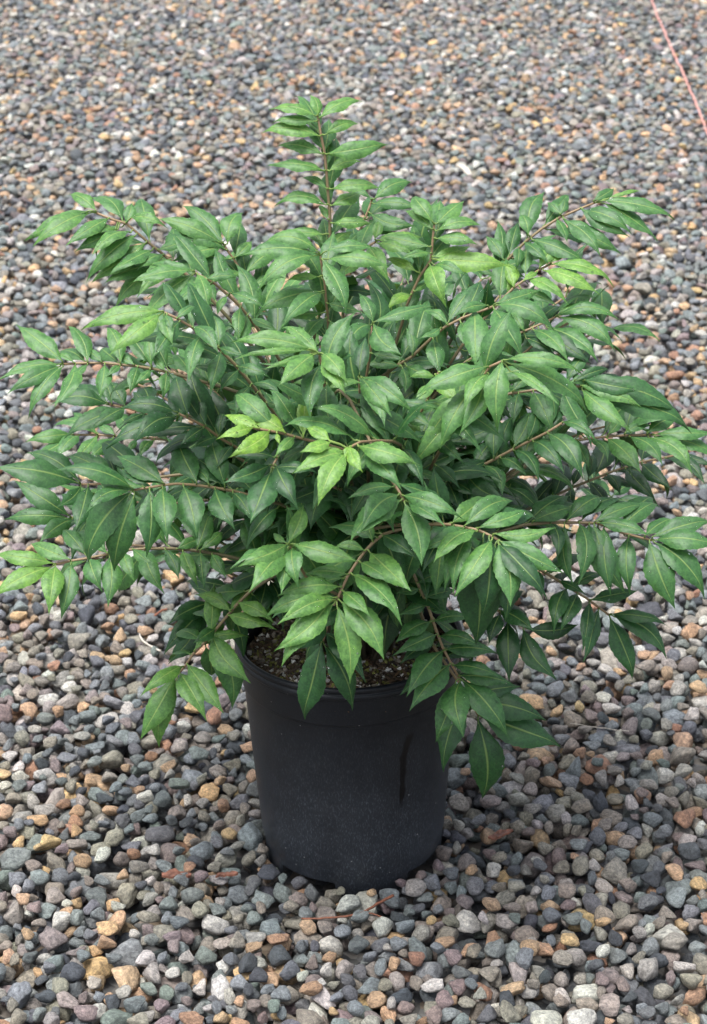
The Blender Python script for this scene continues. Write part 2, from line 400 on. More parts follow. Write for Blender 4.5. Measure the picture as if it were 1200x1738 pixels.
LEAVES = [
    (0, -.2986, .06, .805, -.3055, .056, .8084, -.3762, .0326, .7826, .34, .4),
    (0, -.2986, .06, .805, -.3063, .056, .8056, -.3609, .0156, .786, .38, .44),
    (0, -.2986, .06, .805, -.298, .056, .8084, -.3288, .0855, .8185, .4, .43),
    (0, -.2834, .0582, .799, -.2832, .0542, .7998, -.3248, .0119, .7851, .38, .34),
    (0, -.2706, .0567, .7954, -.2734, .0527, .7867, -.3239, .0265, .7824, .38, .38),
    (0, -.2728, .0569, .796, -.277, .0529, .7831, -.3141, .0203, .7759, .38, .27),
    (0, -.264, .0559, .7936, -.2634, .0519, .7955, -.2586, .074, .8106, .6, .3),
    (0, -.2554, .0547, .7863, -.2583, .0507, .7838, -.2945, .0068, .7734, .38, .36),
    (0, -.2507, .054, .7823, -.2529, .05, .7805, -.3018, .0129, .7479, .38, .29),
    (0, -.2398, .0523, .7728, -.2408, .0483, .7725, -.2991, .0163, .7417, .38, .43),
    (0, -.2315, .0511, .766, -.2342, .0471, .7635, -.2757, .0049, .7542, .38, .28),
    (0, -.2211, .0496, .7574, -.2205, .0456, .759, -.2475, .0141, .7518, .38, .28),
    (0, -.2203, .0495, .7567, -.2306, .0455, .7461, -.2842, .0142, .7368, .38, .28),
    (0, -.2637, .0559, .7934, -.2577, .0519, .8012, -.2182, .0341, .7983, .38, .42),
    (0, -.2278, .0506, .7629, -.2273, .0466, .7644, -.1982, .0641, .7702, .38, .29),
    (0, -.214, .0486, .7509, -.2124, .0446, .7537, -.2426, -.0108, .7355, .38, .42),
    (0, -.2051, .0472, .7431, -.2058, .0432, .7433, -.2701, .0188, .7107, .38, .44),
    (1, -.177, -.06, .7728, -.1786, -.064, .7762, -.2428, -.083, .7704, .38, .32),
    (1, -.177, -.06, .7728, -.178, -.064, .7728, -.2335, -.0893, .7277, .38, .37),
    (1, -.1745, -.0597, .7712, -.1741, -.0637, .7727, -.1609, -.1096, .7475, .38, .37),
    (1, -.177, -.06, .7728, -.1786, -.064, .7769, -.2228, -.0514, .7809, .38, .24),
    (1, -.177, -.06, .7728, -.1828, -.064, .7693, -.1769, -.1196, .7353, .38, .21),
    (1, -.1406, -.0551, .7442, -.1375, -.0591, .7489, -.1022, -.0857, .7437, .38, .19),
    (1, -.1272, -.0531, .7302, -.1274, -.0571, .7314, -.1274, -.095, .7096, .38, .3),
    (1, -.1411, -.0552, .7448, -.1422, -.0592, .7447, -.151, -.084, .7327, .38, .32),
    (1, -.1581, -.0576, .7607, -.1581, -.0616, .7616, -.1946, -.1095, .7509, .38, .24),
    (1, -.1645, -.0584, .7652, -.1645, -.0624, .766, -.1331, -.0582, .7673, .38, .28),
    (1, -.12, -.0518, .7194, -.1197, -.0558, .7211, -.1346, -.1008, .6991, .38, .28),
    (1, -.1173, -.0513, .7153, -.1164, -.0553, .7174, -.0858, -.0805, .7126, .38, .19),
    (2, -.1537, .1, .7534, -.1548, .096, .7569, -.2031, .1439, .7884, .38, .18),
    (2, -.1537, .1, .7534, -.1562, .096, .7562, -.2291, .1119, .7809, .38, .35),
    (2, -.1529, .0998, .752, -.1492, .0958, .7555, -.1331, .136, .7806, .62, .34),
    (2, -.1525, .0997, .7515, -.1549, .0957, .7511, -.207, .0695, .7446, .38, .3),
    (2, -.1433, .0977, .7376, -.1454, .0937, .7372, -.2013, .0937, .7372, .38, .19),
    (2, -.1423, .0975, .7363, -.1397, .0935, .7395, -.1231, .1182, .7496, .5, .37),
    (2, -.1319, .0948, .717, -.1288, .0908, .7198, -.0893, .1345, .734, .38, .33),
    (2, -.1332, .0951, .7198, -.133, .0911, .7212, -.1726, .0739, .719, .38, .37),
    (2, -.1497, .099, .7468, -.1501, .095, .7477, -.2182, .1068, .7607, .38, .25),
    (2, -.1235, .0925, .7004, -.1228, .0885, .7022, -.0847, .1109, .7092, .38, .34),
    (3, -.0402, .0299, .9276, -.0423, .0259, .9282, -.0882, .0364, .9322, .38, .5),
    (3, -.0403, .0299, .9278, -.0397, .0259, .9289, -.0479, .0491, .9451, .55, .52),
    (3, -.0398, .0295, .925, -.0384, .0255, .9263, .0067, .0565, .9391, .38, .54),
    (3, -.0393, .0291, .9219, -.0423, .0251, .9224, -.0868, .0282, .9236, .38, .42),
    (3, -.0364, .0267, .9053, -.0378, .0227, .9061, -.101, .0306, .9114, .38, .53),
    (3, -.0365, .0267, .9056, -.0325, .0227, .9075, .0027, .0418, .9145, .38, .53),
    (3, -.0325, .0237, .8846, -.0306, .0197, .8859, .034, .032, .8954, .38, .41),
    (3, -.0326, .0239, .8857, -.0352, .0199, .8865, -.0814, .0348, .8919, .38, .39),
    (3, -.0307, .0212, .8666, -.0333, .0172, .8675, -.0921, .0243, .8723, .38, .38),
    (3, -.0307, .0211, .8661, -.0273, .0171, .8675, .0054, .0331, .8732, .5, .55),
    (3, -.0292, .0183, .8459, -.03, .0143, .847, -.0571, .0335, .8537, .38, .36),
    (3, -.0292, .0183, .8455, -.0254, .0143, .847, .0267, .0175, .8481, .38, .46),
    (3, -.0278, .0159, .8282, -.0314, .0119, .8291, -.0837, .0159, .8306, .38, .4),
    (3, -.0277, .0157, .8269, -.0248, .0117, .8284, .0081, .0342, .8362, .5, .52),
    (3, -.0269, .0135, .8112, -.0295, .0095, .8124, -.0404, .0294, .8237, .38, .43),
    (3, -.0269, .013, .8071, -.0241, .009, .8084, .0168, .01, .8088, .38, .53),
    (3, -.0269, .0112, .7944, -.0349, .0072, .7957, -.0773, .0094, .7964, .38, .45),
    (3, -.0276, .0093, .7805, -.0336, .0053, .7823, -.0556, .0348, .7939, .38, .38),
    (3, -.0276, .0092, .7797, -.0256, .0052, .7809, -.0014, .0321, .7898, .5, .54),
    (4, -.0369, -.05, .7894, -.0394, -.054, .7956, -.0975, -.0428, .8009, .38, .38),
    (4, -.0369, -.05, .7894, -.0407, -.054, .7935, -.1165, -.0633, .7959, .38, .31),
    (4, -.0369, -.05, .7894, -.0421, -.054, .7908, -.0998, -.0867, .7675, .4, .39),
    (4, -.0364, -.05, .7851, -.0349, -.054, .7866, -.0078, -.1012, .7445, .45, .31),
    (4, -.0363, -.05, .7843, -.0289, -.054, .7866, .036, -.0709, .7841, .38, .39),
    (4, -.0369, -.05, .7894, -.0315, -.054, .7956, .0197, -.0477, .7976, .38, .31),
    (4, -.0336, -.05, .7654, -.039, -.054, .7659, -.0717, -.0622, .7659, .4, .65),
    (4, -.0317, -.05, .7475, -.0364, -.054, .7485, -.1006, -.0783, .7376, .38, .28),
    (4, -.0316, -.05, .7453, -.0358, -.054, .7464, -.0755, -.1088, .7327, .38, .25),
    (4, -.0296, -.05, .7218, -.0366, -.054, .7225, -.0716, -.0646, .7222, .38, .42),
    (4, -.0306, -.05, .7329, -.0292, -.054, .7345, .0079, -.0745, .7314, .38, .35),
    (4, -.0291, -.05, .7156, -.032, -.054, .7169, -.0526, -.0922, .7029, .38, .29),
    (4, -.0289, -.05, .7117, -.0266, -.054, .7134, -.0066, -.0975, .6944, .38, .27),
    (5, .0216, .12, .8015, .0244, .116, .8042, .0661, .1461, .8147, .48, .22),
    (5, .0206, .1189, .7987, .0237, .1149, .7988, .0736, .1022, .7984, .4, .21),
    (5, .0165, .1149, .7886, .0195, .1109, .7884, .0685, .0859, .784, .45, .19),
    (5, .0216, .12, .8015, .0209, .116, .8042, -.0028, .1249, .8073, .38, .2),
    (5, .0135, .1125, .7824, .0139, .1085, .7834, -.0139, .1029, .7837, .38, .19),
    (5, .0078, .1069, .7681, .0084, .1029, .7692, .0473, .0949, .7696, .38, .15),
    (5, .007, .1061, .766, .007, .1021, .7673, -.0104, .0745, .7581, .38, .19),
    (6, .0275, .06, .7708, .0274, .056, .7728, .077, .0626, .775, .38, .59),
    (6, .0263, .0597, .7701, .0274, .0557, .7693, .0681, .0319, .765, .38, .52),
    (6, .0264, .0597, .7702, .0247, .0557, .7743, .0283, .0779, .7901, .5, .51),
    (6, .0172, .0573, .7652, .0171, .0533, .7665, .0372, .0072, .7449, .38, .53),
    (6, .008, .0548, .7593, .0082, .0508, .7602, -.0203, .0052, .7456, .38, .56),
    (7, .0934, .05, .794, .0919, .046, .7974, .0701, .0834, .817, .5, .41),
    (7, .0934, .05, .794, .096, .046, .796, .1281, .0861, .8105, .5, .38),
    (7, .0927, .0486, .787, .0961, .0446, .7879, .147, .0555, .7915, .42, .42),
    (7, .0929, .0489, .7884, .0906, .0449, .7899, .0619, .0765, .8006, .38, .42),
    (7, .0912, .0448, .7683, .088, .0408, .7699, .0309, .0596, .7781, .38, .39),
    (7, .092, .0468, .7783, .0962, .0428, .7792, .1372, .0302, .7784, .45, .44),
    (7, .0906, .0433, .7611, .0895, .0393, .7626, .0599, .0281, .7613, .38, .36),
    (7, .0899, .0421, .7549, .0929, .0381, .7558, .1724, .0285, .7548, .34, .87),
    (7, .0902, .0426, .7574, .0922, .0386, .7585, .134, .0583, .7649, .4, .7),
    (7, .0869, .0408, .7493, .0889, .0368, .7491, .1026, -.0129, .7227, .48, .64),
    (7, .0885, .0413, .7514, .0937, .0373, .7489, .1257, .0156, .7448, .38, .28),
    (7, .0784, .0378, .7372, .0732, .0338, .7422, .0379, .059, .7503, .36, .92),
    (7, .0673, .0327, .7144, .0672, .0287, .7158, .0408, .001, .7098, .4, .83),
    (7, .0692, .0337, .7189, .0713, .0297, .7191, .0889, .0483, .7249, .38, .4),
    (7, .0583, .027, .6874, .0584, .023, .6888, .0273, -.003, .6839, .38, .39),
    (7, .0592, .0277, .6908, .0591, .0237, .6922, .0918, -.0083, .6858, .38, .28),
    (8, .2863, .12, .7986, .2941, .116, .802, .3672, .0998, .7919, .34, .21),
    (8, .2863, .12, .7986, .2964, .116, .7991, .3552, .086, .7674, .38, .22),
    (8, .2852, .1199, .7982, .2837, .1159, .8021, .3094, .1393, .8102, .5, .09),
    (8, .2863, .12, .7986, .2996, .116, .8042, .3403, .1327, .81, .15, .55),
    (8, .2692, .1179, .7921, .2685, .1139, .794, .32, .0787, .7741, .36, .11),
    (8, .271, .1181, .7928, .2722, .1141, .7903, .319, .0789, .7798, .38, .12),
    (8, .2467, .1152, .783, .2448, .1112, .7876, .2507, .1293, .8001, .55, .09),
    (8, .2467, .1152, .783, .2448, .1112, .7876, .2314, .1309, .7953, .5, .16),
    (8, .2477, .1153, .7833, .2485, .1113, .7818, .3089, .0764, .7568, .4, .2),
    (8, .2415, .1145, .7802, .2408, .1105, .782, .2506, .0794, .7659, .45, .26),
    (8, .2482, .1153, .7836, .2515, .1113, .7767, .2849, .0596, .7594, .38, .16),
    (8, .2103, .1101, .7585, .212, .1061, .7572, .2678, .0751, .7427, .4, .16),
    (8, .2104, .1102, .7586, .2076, .1062, .7631, .1997, .1309, .7792, .55, .25),
    (8, .1971, .1081, .7463, .196, .1041, .7484, .1927, .0781, .7329, .5, .09),
    (8, .2033, .1091, .7526, .2029, .1051, .7539, .2269, .0674, .7445, .38, .1),
    (8, .1818, .1056, .7303, .1788, .1016, .7338, .1599, .1357, .7513, .45, .15),
    (8, .1821, .1056, .7307, .1824, .1016, .7316, .1806, .0631, .7088, .45, .79),
    (8, .1721, .1038, .7178, .1721, .0998, .719, .2029, .087, .7175, .38, .16),
    (8, .1676, .103, .7119, .1673, .099, .7133, .1415, .1215, .7205, .38, .21),
    (9, .2331, .08, .736, .2341, .076, .7366, .302, .0557, .7246, .34, .68),
    (9, .2226, .0754, .7321, .2236, .0714, .7308, .2807, .0384, .7168, .34, .76),
    (9, .2331, .08, .736, .2326, .076, .7388, .2509, .0971, .7456, .45, .84),
    (9, .2197, .0742, .7311, .2185, .0702, .7342, .2386, .1056, .7545, .45, .72),
    (9, .2041, .0668, .7225, .2045, .0628, .7229, .2468, .0189, .7135, .36, .65),
    (9, .2161, .0725, .7292, .2164, .0685, .7296, .1986, .0495, .7253, .4, .76),
    (9, .1936, .0618, .7166, .1968, .0578, .7129, .2339, .0249, .7063, .34, .23),
    (9, .1886, .0594, .7138, .1883, .0554, .7152, .1811, .0829, .7335, .4, .83),
    (10, .1557, -.08, .7403, .1579, -.084, .7452, .2067, -.0599, .7526, .38, .19),
    (10, .1557, -.08, .7403, .1586, -.084, .7431, .2144, -.1143, .7299, .4, .16),
    (10, .1553, -.08, .7401, .1561, -.084, .7389, .1845, -.1433, .7091, .45, .18),
    (10, .1367, -.08, .7324, .1352, -.084, .7376, .1336, -.145, .7021, .42, .28),
    (10, .1511, -.08, .7383, .1495, -.084, .7431, .1179, -.1015, .7404, .4, .15),
    (10, .1183, -.08, .7247, .1197, -.084, .7229, .1325, -.129, .7001, .46, .2),
    (10, .0881, -.08, .7033, .0891, -.084, .7033, .0946, -.1246, .681, .5, .16),
    (10, .0992, -.08, .7132, .0975, -.084, .7167, .0746, -.1027, .7131, .38, .2),
    (10, .0517, -.08, .6712, .0531, -.084, .6701, .012, -.0798, .6713, .38, .2),
    (10, .0523, -.08, .6716, .0551, -.084, .668, .0573, -.1124, .6522, .5, .22),
    (10, .0565, -.08, .6743, .0597, -.084, .6701, .0869, -.1078, .666, .5, .16),
    (10, .1056, -.08, .7177, .1053, -.084, .7194, .0796, -.0608, .7264, .38, .27),
    (10, .067, -.08, .6813, .0662, -.084, .6836, .06, -.0548, .703, .38, .21),
    (11, .2373, .04, .6841, .2382, .036, .6878, .2781, .0504, .6921, .4, .39),
    (11, .2373, .04, .6841, .2404, .036, .6856, .2981, -.0029, .6649, .36, .25),
    (11, .2373, .04, .6841, .2383, .036, .6863, .3035, .0257, .6871, .3, .23),
    (11, .224, .0366, .6786, .2268, .0326, .6736, .2768, -.0141, .659, .4, .26),
    (11, .2098, .033, .6731, .2106, .029, .672, .2426, -.0232, .6603, .38, .29),
    (11, .1992, .0303, .6695, .2025, .0263, .662, .2301, -.002, .6566, .4, -.28),
    (11, .2156, .0344, .6754, .2177, .0304, .6715, .2673, -.0162, .6532, .35, -.38),
    (11, .2005, .0306, .6699, .2001, .0266, .6714, .1876, .0527, .6854, .38, .26),
    (12, .1573, -.22, .729, .1571, -.224, .7306, .1517, -.268, .6741, .44, .32),
    (12, .1376, -.2065, .7039, .1398, -.2105, .7038, .1132, -.2597, .6659, .42, .36),
    (12, .1444, -.2127, .7183, .1415, -.2167, .7217, .0704, -.2394, .7039, .36, .32),
    (12, .1573, -.22, .729, .1608, -.224, .7319, .233, -.2408, .7265, .24, .37),
    (12, .1573, -.22, .729, .1634, -.224, .7286, .2472, -.2354, .6841, .32, .3),
    (12, .1573, -.22, .729, .1661, -.224, .7192, .2102, -.2726, .704, .2, .43),
    (12, .134, -.2037, .6976, .1337, -.2077, .6993, .095, -.2538, .6512, .36, .36),
    (12, .1269, -.1981, .6853, .1267, -.2021, .6869, .0787, -.2213, .6324, .34, .41),
    (12, .1188, -.1897, .6642, .118, -.1937, .6664, .0692, -.2281, .6195, .36, .37),
    (12, .1382, -.2071, .7052, .1371, -.2111, .7074, .0979, -.199, .7108, .4, .73),
    (12, .1417, -.2102, .7125, .1444, -.2142, .712, .1175, -.262, .6943, .38, .43),
    (13, .2615, -.04, .6287, .2609, -.044, .6313, .3215, -.0709, .6189, .28, .43),
    (13, .263, -.04, .6289, .2632, -.044, .6255, .3086, -.0974, .6038, .36, .39),
    (13, .2483, -.04, .6275, .2472, -.044, .6343, .2801, -.0245, .6397, .4, .17),
    (13, .2648, -.04, .629, .264, -.044, .6379, .3203, -.0626, .6337, .4, -.03),
    (13, .2648, -.04, .629, .2711, -.044, .6306, .3673, -.056, .6055, .34, -.11),
    (13, .2648, -.04, .629, .2679, -.044, .6255, .3772, -.0577, .5952, .3, -.04),
    (13, .2409, -.04, .6268, .2408, -.044, .6255, .2704, -.0986, .5891, .42, .03),
    (13, .221, -.04, .6252, .2203, -.044, .6299, .2271, -.0871, .6075, .42, .11),
    (13, .207, -.04, .6236, .207, -.044, .6233, .2245, -.098, .599, .42, .07),
    (13, .2553, -.04, .6281, .2538, -.044, .6379, .2929, -.0234, .6436, .3, -.18),
    (13, .1901, -.04, .621, .1901, -.044, .6211, .1829, -.0802, .6017, .4, .01),
    (13, .1839, -.04, .6201, .1832, -.044, .6241, .2053, -.0132, .6367, .38, .16),
    (14, .3579, .04, .5339, .3623, .036, .5356, .4318, .0373, .5365, .3, .25),
    (14, .3579, .04, .5339, .361, .036, .534, .4326, .0231, .5149, .38, .26),
    (14, .3542, .0392, .5341, .3539, .0352, .5329, .3985, -.0188, .515, .36, .32),
    (14, .3309, .0338, .5359, .3305, .0298, .5359, .3605, -.0224, .5264, .36, .13),
    (14, .3529, .0388, .5342, .3521, .0348, .5384, .3913, .062, .5454, .4, .16),
    (14, .3033, .0274, .5367, .3029, .0234, .5371, .3343, -.0349, .5221, .38, .31),
    (14, .2817, .0224, .5362, .2813, .0184, .5377, .2985, -.0168, .527, .4, .15),
    (14, .305, .0278, .5367, .3042, .0238, .5407, .3204, .0492, .553, .4, .3),
    (14, .3251, .0325, .5363, .3244, .0285, .5403, .3579, .0443, .5444, .35, .24),
    (14, .2674, .0191, .5356, .2669, .0151, .5376, .2781, -.0222, .521, .4, .15),
    (14, .2535, .0156, .5324, .2527, .0116, .5352, .2557, -.0266, .5154, .4, .13),
    (15, .2197, -.1, .5965, .2202, -.104, .5965, .2505, -.1547, .573, .46, -.02),
    (15, .2029, -.1, .5872, .2038, -.104, .5863, .2315, -.1532, .5745, .4, -.09),
    (15, .1834, -.1, .5764, .182, -.104, .5805, .2001, -.0645, .6032, .42, .05),
    (15, .1816, -.1, .5754, .1821, -.104, .5754, .2047, -.1476, .5626, .42, -.07),
    (15, .1605, -.1, .563, .1596, -.104, .5659, .1669, -.0574, .5966, .42, -.04),
    (15, .1995, -.1, .5853, .1977, -.104, .5899, .206, -.0726, .6102, .42, -0),
    (15, .1666, -.1, .5666, .1676, -.104, .5659, .1937, -.137, .5608, .4, -.03),
    (15, .2367, -.1, .6085, .2363, -.104, .6102, .2697, -.1387, .6048, .36, .04),
    (15, .1478, -.1, .5556, .1477, -.104, .5571, .1657, -.1479, .5402, .4, .03),
    (16, .395, .1569, .4534, .3948, .1529, .4536, .4355, .1033, .4408, .34, -.37),
    (16, .3646, .1507, .4495, .3645, .1467, .449, .391, .1, .4407, .36, -.43),
    (16, .3429, .1462, .4442, .3435, .1422, .4428, .3743, .0883, .4267, .36, -.44),
    (16, .3199, .1413, .4375, .3194, .1373, .4393, .3321, .1048, .4272, .45, -.4),
    (16, .2969, .1364, .4297, .297, .1324, .4301, .3182, .0861, .4156, .36, -.52),
    (16, .2972, .1364, .4298, .2954, .1324, .435, .3035, .1642, .4552, .42, -.48),
    (16, .2775, .1322, .4231, .276, .1282, .4271, .2858, .1519, .441, .45, -.51),
    (16, .2746, .1315, .4219, .2747, .1275, .4225, .2754, .1058, .4113, .5, -.42),
    (16, .2555, .1273, .4142, .2561, .1233, .4139, .2732, .0966, .4099, .42, -.42),
    (16, .3393, .1455, .4433, .338, .1415, .4472, .3446, .1586, .4576, .4, -.53),
    (16, .2396, .1238, .4073, .2413, .1198, .4049, .246, .138, .4162, .45, -.5),
    (16, .4105, .16, .4553, .4099, .156, .4571, .4508, .1289, .4544, .3, -.45),
    (16, .2527, .1267, .4131, .2523, .1227, .415, .2616, .1547, .4348, .4, -.39),
    (17, .3465, .299, .3314, .3454, .295, .3361, .3201, .3342, .3481, .45, -.05),
    (17, .3478, .3, .3312, .3506, .296, .3304, .4083, .2815, .3293, .35, -.17),
    (17, .3478, .3, .3312, .3487, .296, .3365, .3765, .3201, .3422, .5, -.06),
    (17, .3234, .28, .336, .3229, .276, .3379, .3053, .3012, .3437, .4, -.18),
    (18, .3458, -.1, .4605, .3493, -.104, .4624, .4181, -.1182, .4625, .4, .15),
    (18, .3458, -.1, .4605, .348, -.104, .4602, .4008, -.1418, .4174, .42, .05),
    (18, .3436, -.1, .4611, .3426, -.104, .4602, .3673, -.1449, .4045, .42, .09),
    (18, .3458, -.1, .4605, .3463, -.104, .467, .4092, -.0876, .4788, .34, .09),
    (18, .3372, -.1, .4628, .3373, -.104, .4692, .3722, -.0735, .476, .36, .09),
    (18, .3192, -.1, .4678, .3183, -.104, .4677, .3173, -.152, .4219, .36, .05),
    (18, .2778, -.1, .4826, .2774, -.104, .4828, .3103, -.1415, .4226, .42, .15),
    (18, .2819, -.1, .4824, .2814, -.104, .4851, .3342, -.1293, .4828, .36, .11),
    (18, .2791, -.1, .4825, .2786, -.104, .4866, .3364, -.0759, .4961, .3, .12),
    (18, .3065, -.1, .4721, .3063, -.104, .4753, .3537, -.0572, .4859, .34, .13),
    (18, .2608, -.1, .4831, .2603, -.104, .4843, .2569, -.1594, .4452, .34, .1),
    (18, .2437, -.1, .4832, .2434, -.104, .4836, .25, -.145, .4319, .32, .03),
    (18, .2458, -.1, .4832, .2453, -.104, .4873, .2883, -.0638, .4965, .36, .03),
    (18, .2067, -.1, .4812, .2059, -.104, .4866, .2527, -.079, .4922, .4, .12),
    (18, .2898, -.1, .4793, .2891, -.104, .4806, .2941, -.1521, .4279, .36, .02),
    (18, .2724, -.1, .4827, .272, -.104, .4828, .2745, -.1426, .4638, .4, -.22),
    (18, .2281, -.1, .4832, .2277, -.104, .4843, .2319, -.1443, .4647, .4, -.31),
    (19, .3039, -.08, .3522, .3061, -.084, .3558, .3606, -.1009, .356, .32, -.23),
    (19, .3039, -.08, .3522, .3076, -.084, .3535, .3638, -.1146, .3208, .36, -.22),
    (19, .3039, -.08, .3522, .3042, -.084, .3519, .3334, -.1147, .2891, .4, -.17),
    (19, .2923, -.08, .3614, .2905, -.084, .3613, .2733, -.1443, .3347, .32, -.22),
    (19, .2807, -.08, .3708, .2789, -.084, .3708, .2685, -.1361, .3373, .3, -.19),
    (19, .2799, -.08, .3715, .2801, -.084, .3747, .3311, -.0693, .3781, .34, -.19),
    (19, .2564, -.08, .3878, .2558, -.084, .3895, .2966, -.0562, .395, .34, -.15),
    (19, .2655, -.08, .3816, .2645, -.084, .3825, .243, -.1321, .364, .4, -.07),
    (19, .2531, -.08, .3902, .2516, -.084, .3903, .2343, -.1355, .3681, .36, -.06),
    (19, .243, -.08, .397, .2429, -.084, .3996, .2683, -.1099, .3973, .34, -.12),
    (19, .2255, -.08, .4085, .2252, -.084, .4105, .2539, -.0707, .4132, .36, -.06),
    (19, .219, -.08, .4127, .2181, -.084, .4136, .2196, -.1168, .3978, .4, -.12),
    (20, .2016, -.1, .3463, .2002, -.104, .3459, .2364, -.147, .308, .42, -.32),
    (20, .1836, -.1, .357, .1819, -.104, .3561, .181, -.1583, .3167, .44, -.42),
    (20, .2047, -.1, .3446, .2065, -.104, .3459, .262, -.0968, .3484, .42, -.45),
    (20, .1742, -.1, .3651, .1732, -.104, .3663, .1591, -.1409, .3516, .4, -.43),
    (20, .1713, -.1, .3678, .1717, -.104, .371, .2037, -.1421, .3677, .4, -.26),
    (20, .1658, -.1, .3728, .1661, -.104, .3757, .1991, -.0741, .3814, .4, -.39),
    (21, .1536, -.3, .5569, .1534, -.304, .556, .1627, -.3538, .513, .46, .28),
    (21, .1482, -.297, .5592, .1467, -.301, .558, .1084, -.3514, .5222, .36, .36),
    (21, .1536, -.3, .5569, .1546, -.304, .5581, .2168, -.3309, .536, .36, .27),
    (21, .1473, -.2964, .5595, .1484, -.3004, .5647, .2101, -.2908, .5691, .28, .41),
    (21, .132, -.2884, .5632, .1325, -.2924, .5678, .1837, -.2637, .5744, .36, .31),
    (21, .1179, -.2815, .5636, .1179, -.2855, .5666, .1671, -.2464, .5755, .36, .22),
    (21, .1048, -.2752, .563, .1049, -.2792, .5671, .1423, -.2336, .578, .4, .38),
    (21, .1182, -.2816, .5636, .1179, -.2856, .5646, .0723, -.3267, .5602, .34, .23),
    (21, .132, -.2884, .5632, .1314, -.2924, .5637, .0865, -.3458, .5558, .36, .42),
    (21, .1264, -.2856, .5637, .1253, -.2896, .5602, .105, -.3426, .5246, .36, .29),
    (21, .1205, -.2827, .5636, .1192, -.2867, .5589, .0973, -.3345, .5226, .34, .23),
    (21, .1448, -.2951, .5602, .1436, -.2991, .5599, .1381, -.3396, .4938, .4, -.25),
    (21, .1536, -.3, .5569, .1528, -.304, .5554, .2007, -.3522, .5226, .4, -.39),
    (21, .1532, -.2998, .5571, .1498, -.3038, .5532, .1598, -.3339, .4859, .4, -.39),
    (21, .1394, -.2922, .5619, .1375, -.2962, .5599, .1334, -.3095, .4423, .42, -.39),
    (21, .107, -.2762, .5631, .1068, -.2802, .5648, .0743, -.3319, .5393, .4, -.32),
    (22, .1057, -.12, .5481, .1055, -.124, .5499, .1517, -.092, .5577, .44, -.34),
    (22, .1057, -.12, .5481, .1122, -.124, .5477, .1666, -.1425, .5451, .38, -.16),
    (22, .1057, -.12, .5481, .1102, -.124, .5477, .1406, -.1584, .5429, .44, -.25),
    (22, .105, -.1197, .5476, .1062, -.1237, .5461, .1177, -.1596, .5303, .5, -.24),
    (22, .0967, -.1164, .542, .095, -.1204, .5475, .0475, -.1193, .5478, .42, -.29),
    (22, .1057, -.12, .5481, .1267, -.124, .5586, .1695, -.1697, .5459, .4, -.24),
    (22, .0911, -.1141, .5373, .0905, -.1181, .5399, .0677, -.0863, .5493, .4, -.23),
    (22, .0871, -.1122, .5332, .0872, -.1162, .5346, .1061, -.155, .5216, .4, -.31),
    (23, .0533, -.3, .6023, .0538, -.304, .6014, .0685, -.3502, .5614, .44, .21),
    (23, .0533, -.3, .6023, .0569, -.304, .6041, .0896, -.3414, .5992, .36, .21),
    (23, .0505, -.2961, .6064, .052, -.3001, .6091, .1059, -.3298, .6025, .36, .23),
    (23, .0521, -.2984, .604, .0501, -.3024, .6047, .0024, -.3558, .5905, .4, .28),
    (23, .0438, -.2876, .6148, .0422, -.2916, .6154, -.0018, -.3138, .6141, .36, .19),
    (23, .0492, -.2942, .6083, .047, -.2982, .6089, .0109, -.3541, .5971, .4, .14),
    (23, .0336, -.276, .6257, .0342, -.28, .6279, .0445, -.2963, .6243, .3, .26),
    (23, .0282, -.2687, .6333, .028, -.2727, .6349, .0563, -.2578, .6386, .4, .25),
    (23, .025, -.2643, .6381, .0249, -.2683, .6398, 0, -.2967, .6354, .4, .16),
    (24, -.0048, -.33, .6753, -.0084, -.334, .673, -.059, -.3659, .6655, .38, .67),
    (24, -.0048, -.33, .6753, -.0078, -.334, .6717, -.0339, -.3855, .6416, .44, .72),
    (24, .0034, -.3142, .6743, .0049, -.3182, .6728, .062, -.3433, .6672, .42, .57),
    (24, -.0033, -.3269, .6752, -.0042, -.3309, .6783, .0066, -.3581, .6666, .5, .91),
    (24, -.0048, -.33, .6753, -.009, -.334, .675, -.0417, -.3272, .6767, .34, .91),
    (24, -.0021, -.3246, .6751, -.0024, -.3286, .6773, -.0084, -.3425, .6715, .5, .96),
    (24, .0097, -.3035, .672, .0104, -.3075, .6635, .0432, -.3588, .6524, .4, .27),
    (24, -.0048, -.33, .6753, -.0241, -.334, .6862, -.0479, -.3109, .6921, .5, .86),
    (24, -.0048, -.33, .6753, -.0229, -.334, .6849, -.052, -.3531, .6827, .5, .81),
    (25, -.1052, -.27, .6736, -.105, -.274, .6753, -.1386, -.2931, .6733, .36, 1.03),
    (25, -.0992, -.2683, .6715, -.0989, -.2723, .6739, -.1319, -.2515, .6793, .42, 1.01),
    (25, -.0881, -.2652, .668, -.0879, -.2692, .6699, -.1256, -.3124, .663, .4, 1.06),
    (25, -.0718, -.2606, .6624, -.0714, -.2646, .6652, -.1061, -.2328, .6736, .46, 1.09),
    (25, -.0535, -.2554, .6547, -.0529, -.2594, .6583, -.051, -.2169, .6867, .36, 1.04),
    (25, -.0806, -.2631, .6658, -.0806, -.2671, .6663, -.0779, -.2792, .66, .4, 1.06),
    (25, -.0621, -.2578, .6583, -.0622, -.2618, .6593, -.0801, -.2904, .6528, .4, .53),
    (26, -.0809, -.2622, .6361, -.0798, -.2662, .6375, -.0537, -.219, .6624, .48, -.37),
    (26, -.0851, -.2763, .6323, -.0875, -.2803, .6355, -.1324, -.313, .6319, .42, -.11),
    (26, -.0858, -.2784, .6318, -.0837, -.2824, .6324, -.0414, -.2914, .6337, .44, -.19),
    (26, -.0863, -.28, .6313, -.0868, -.284, .6297, -.1047, -.3432, .6034, .46, -.14),
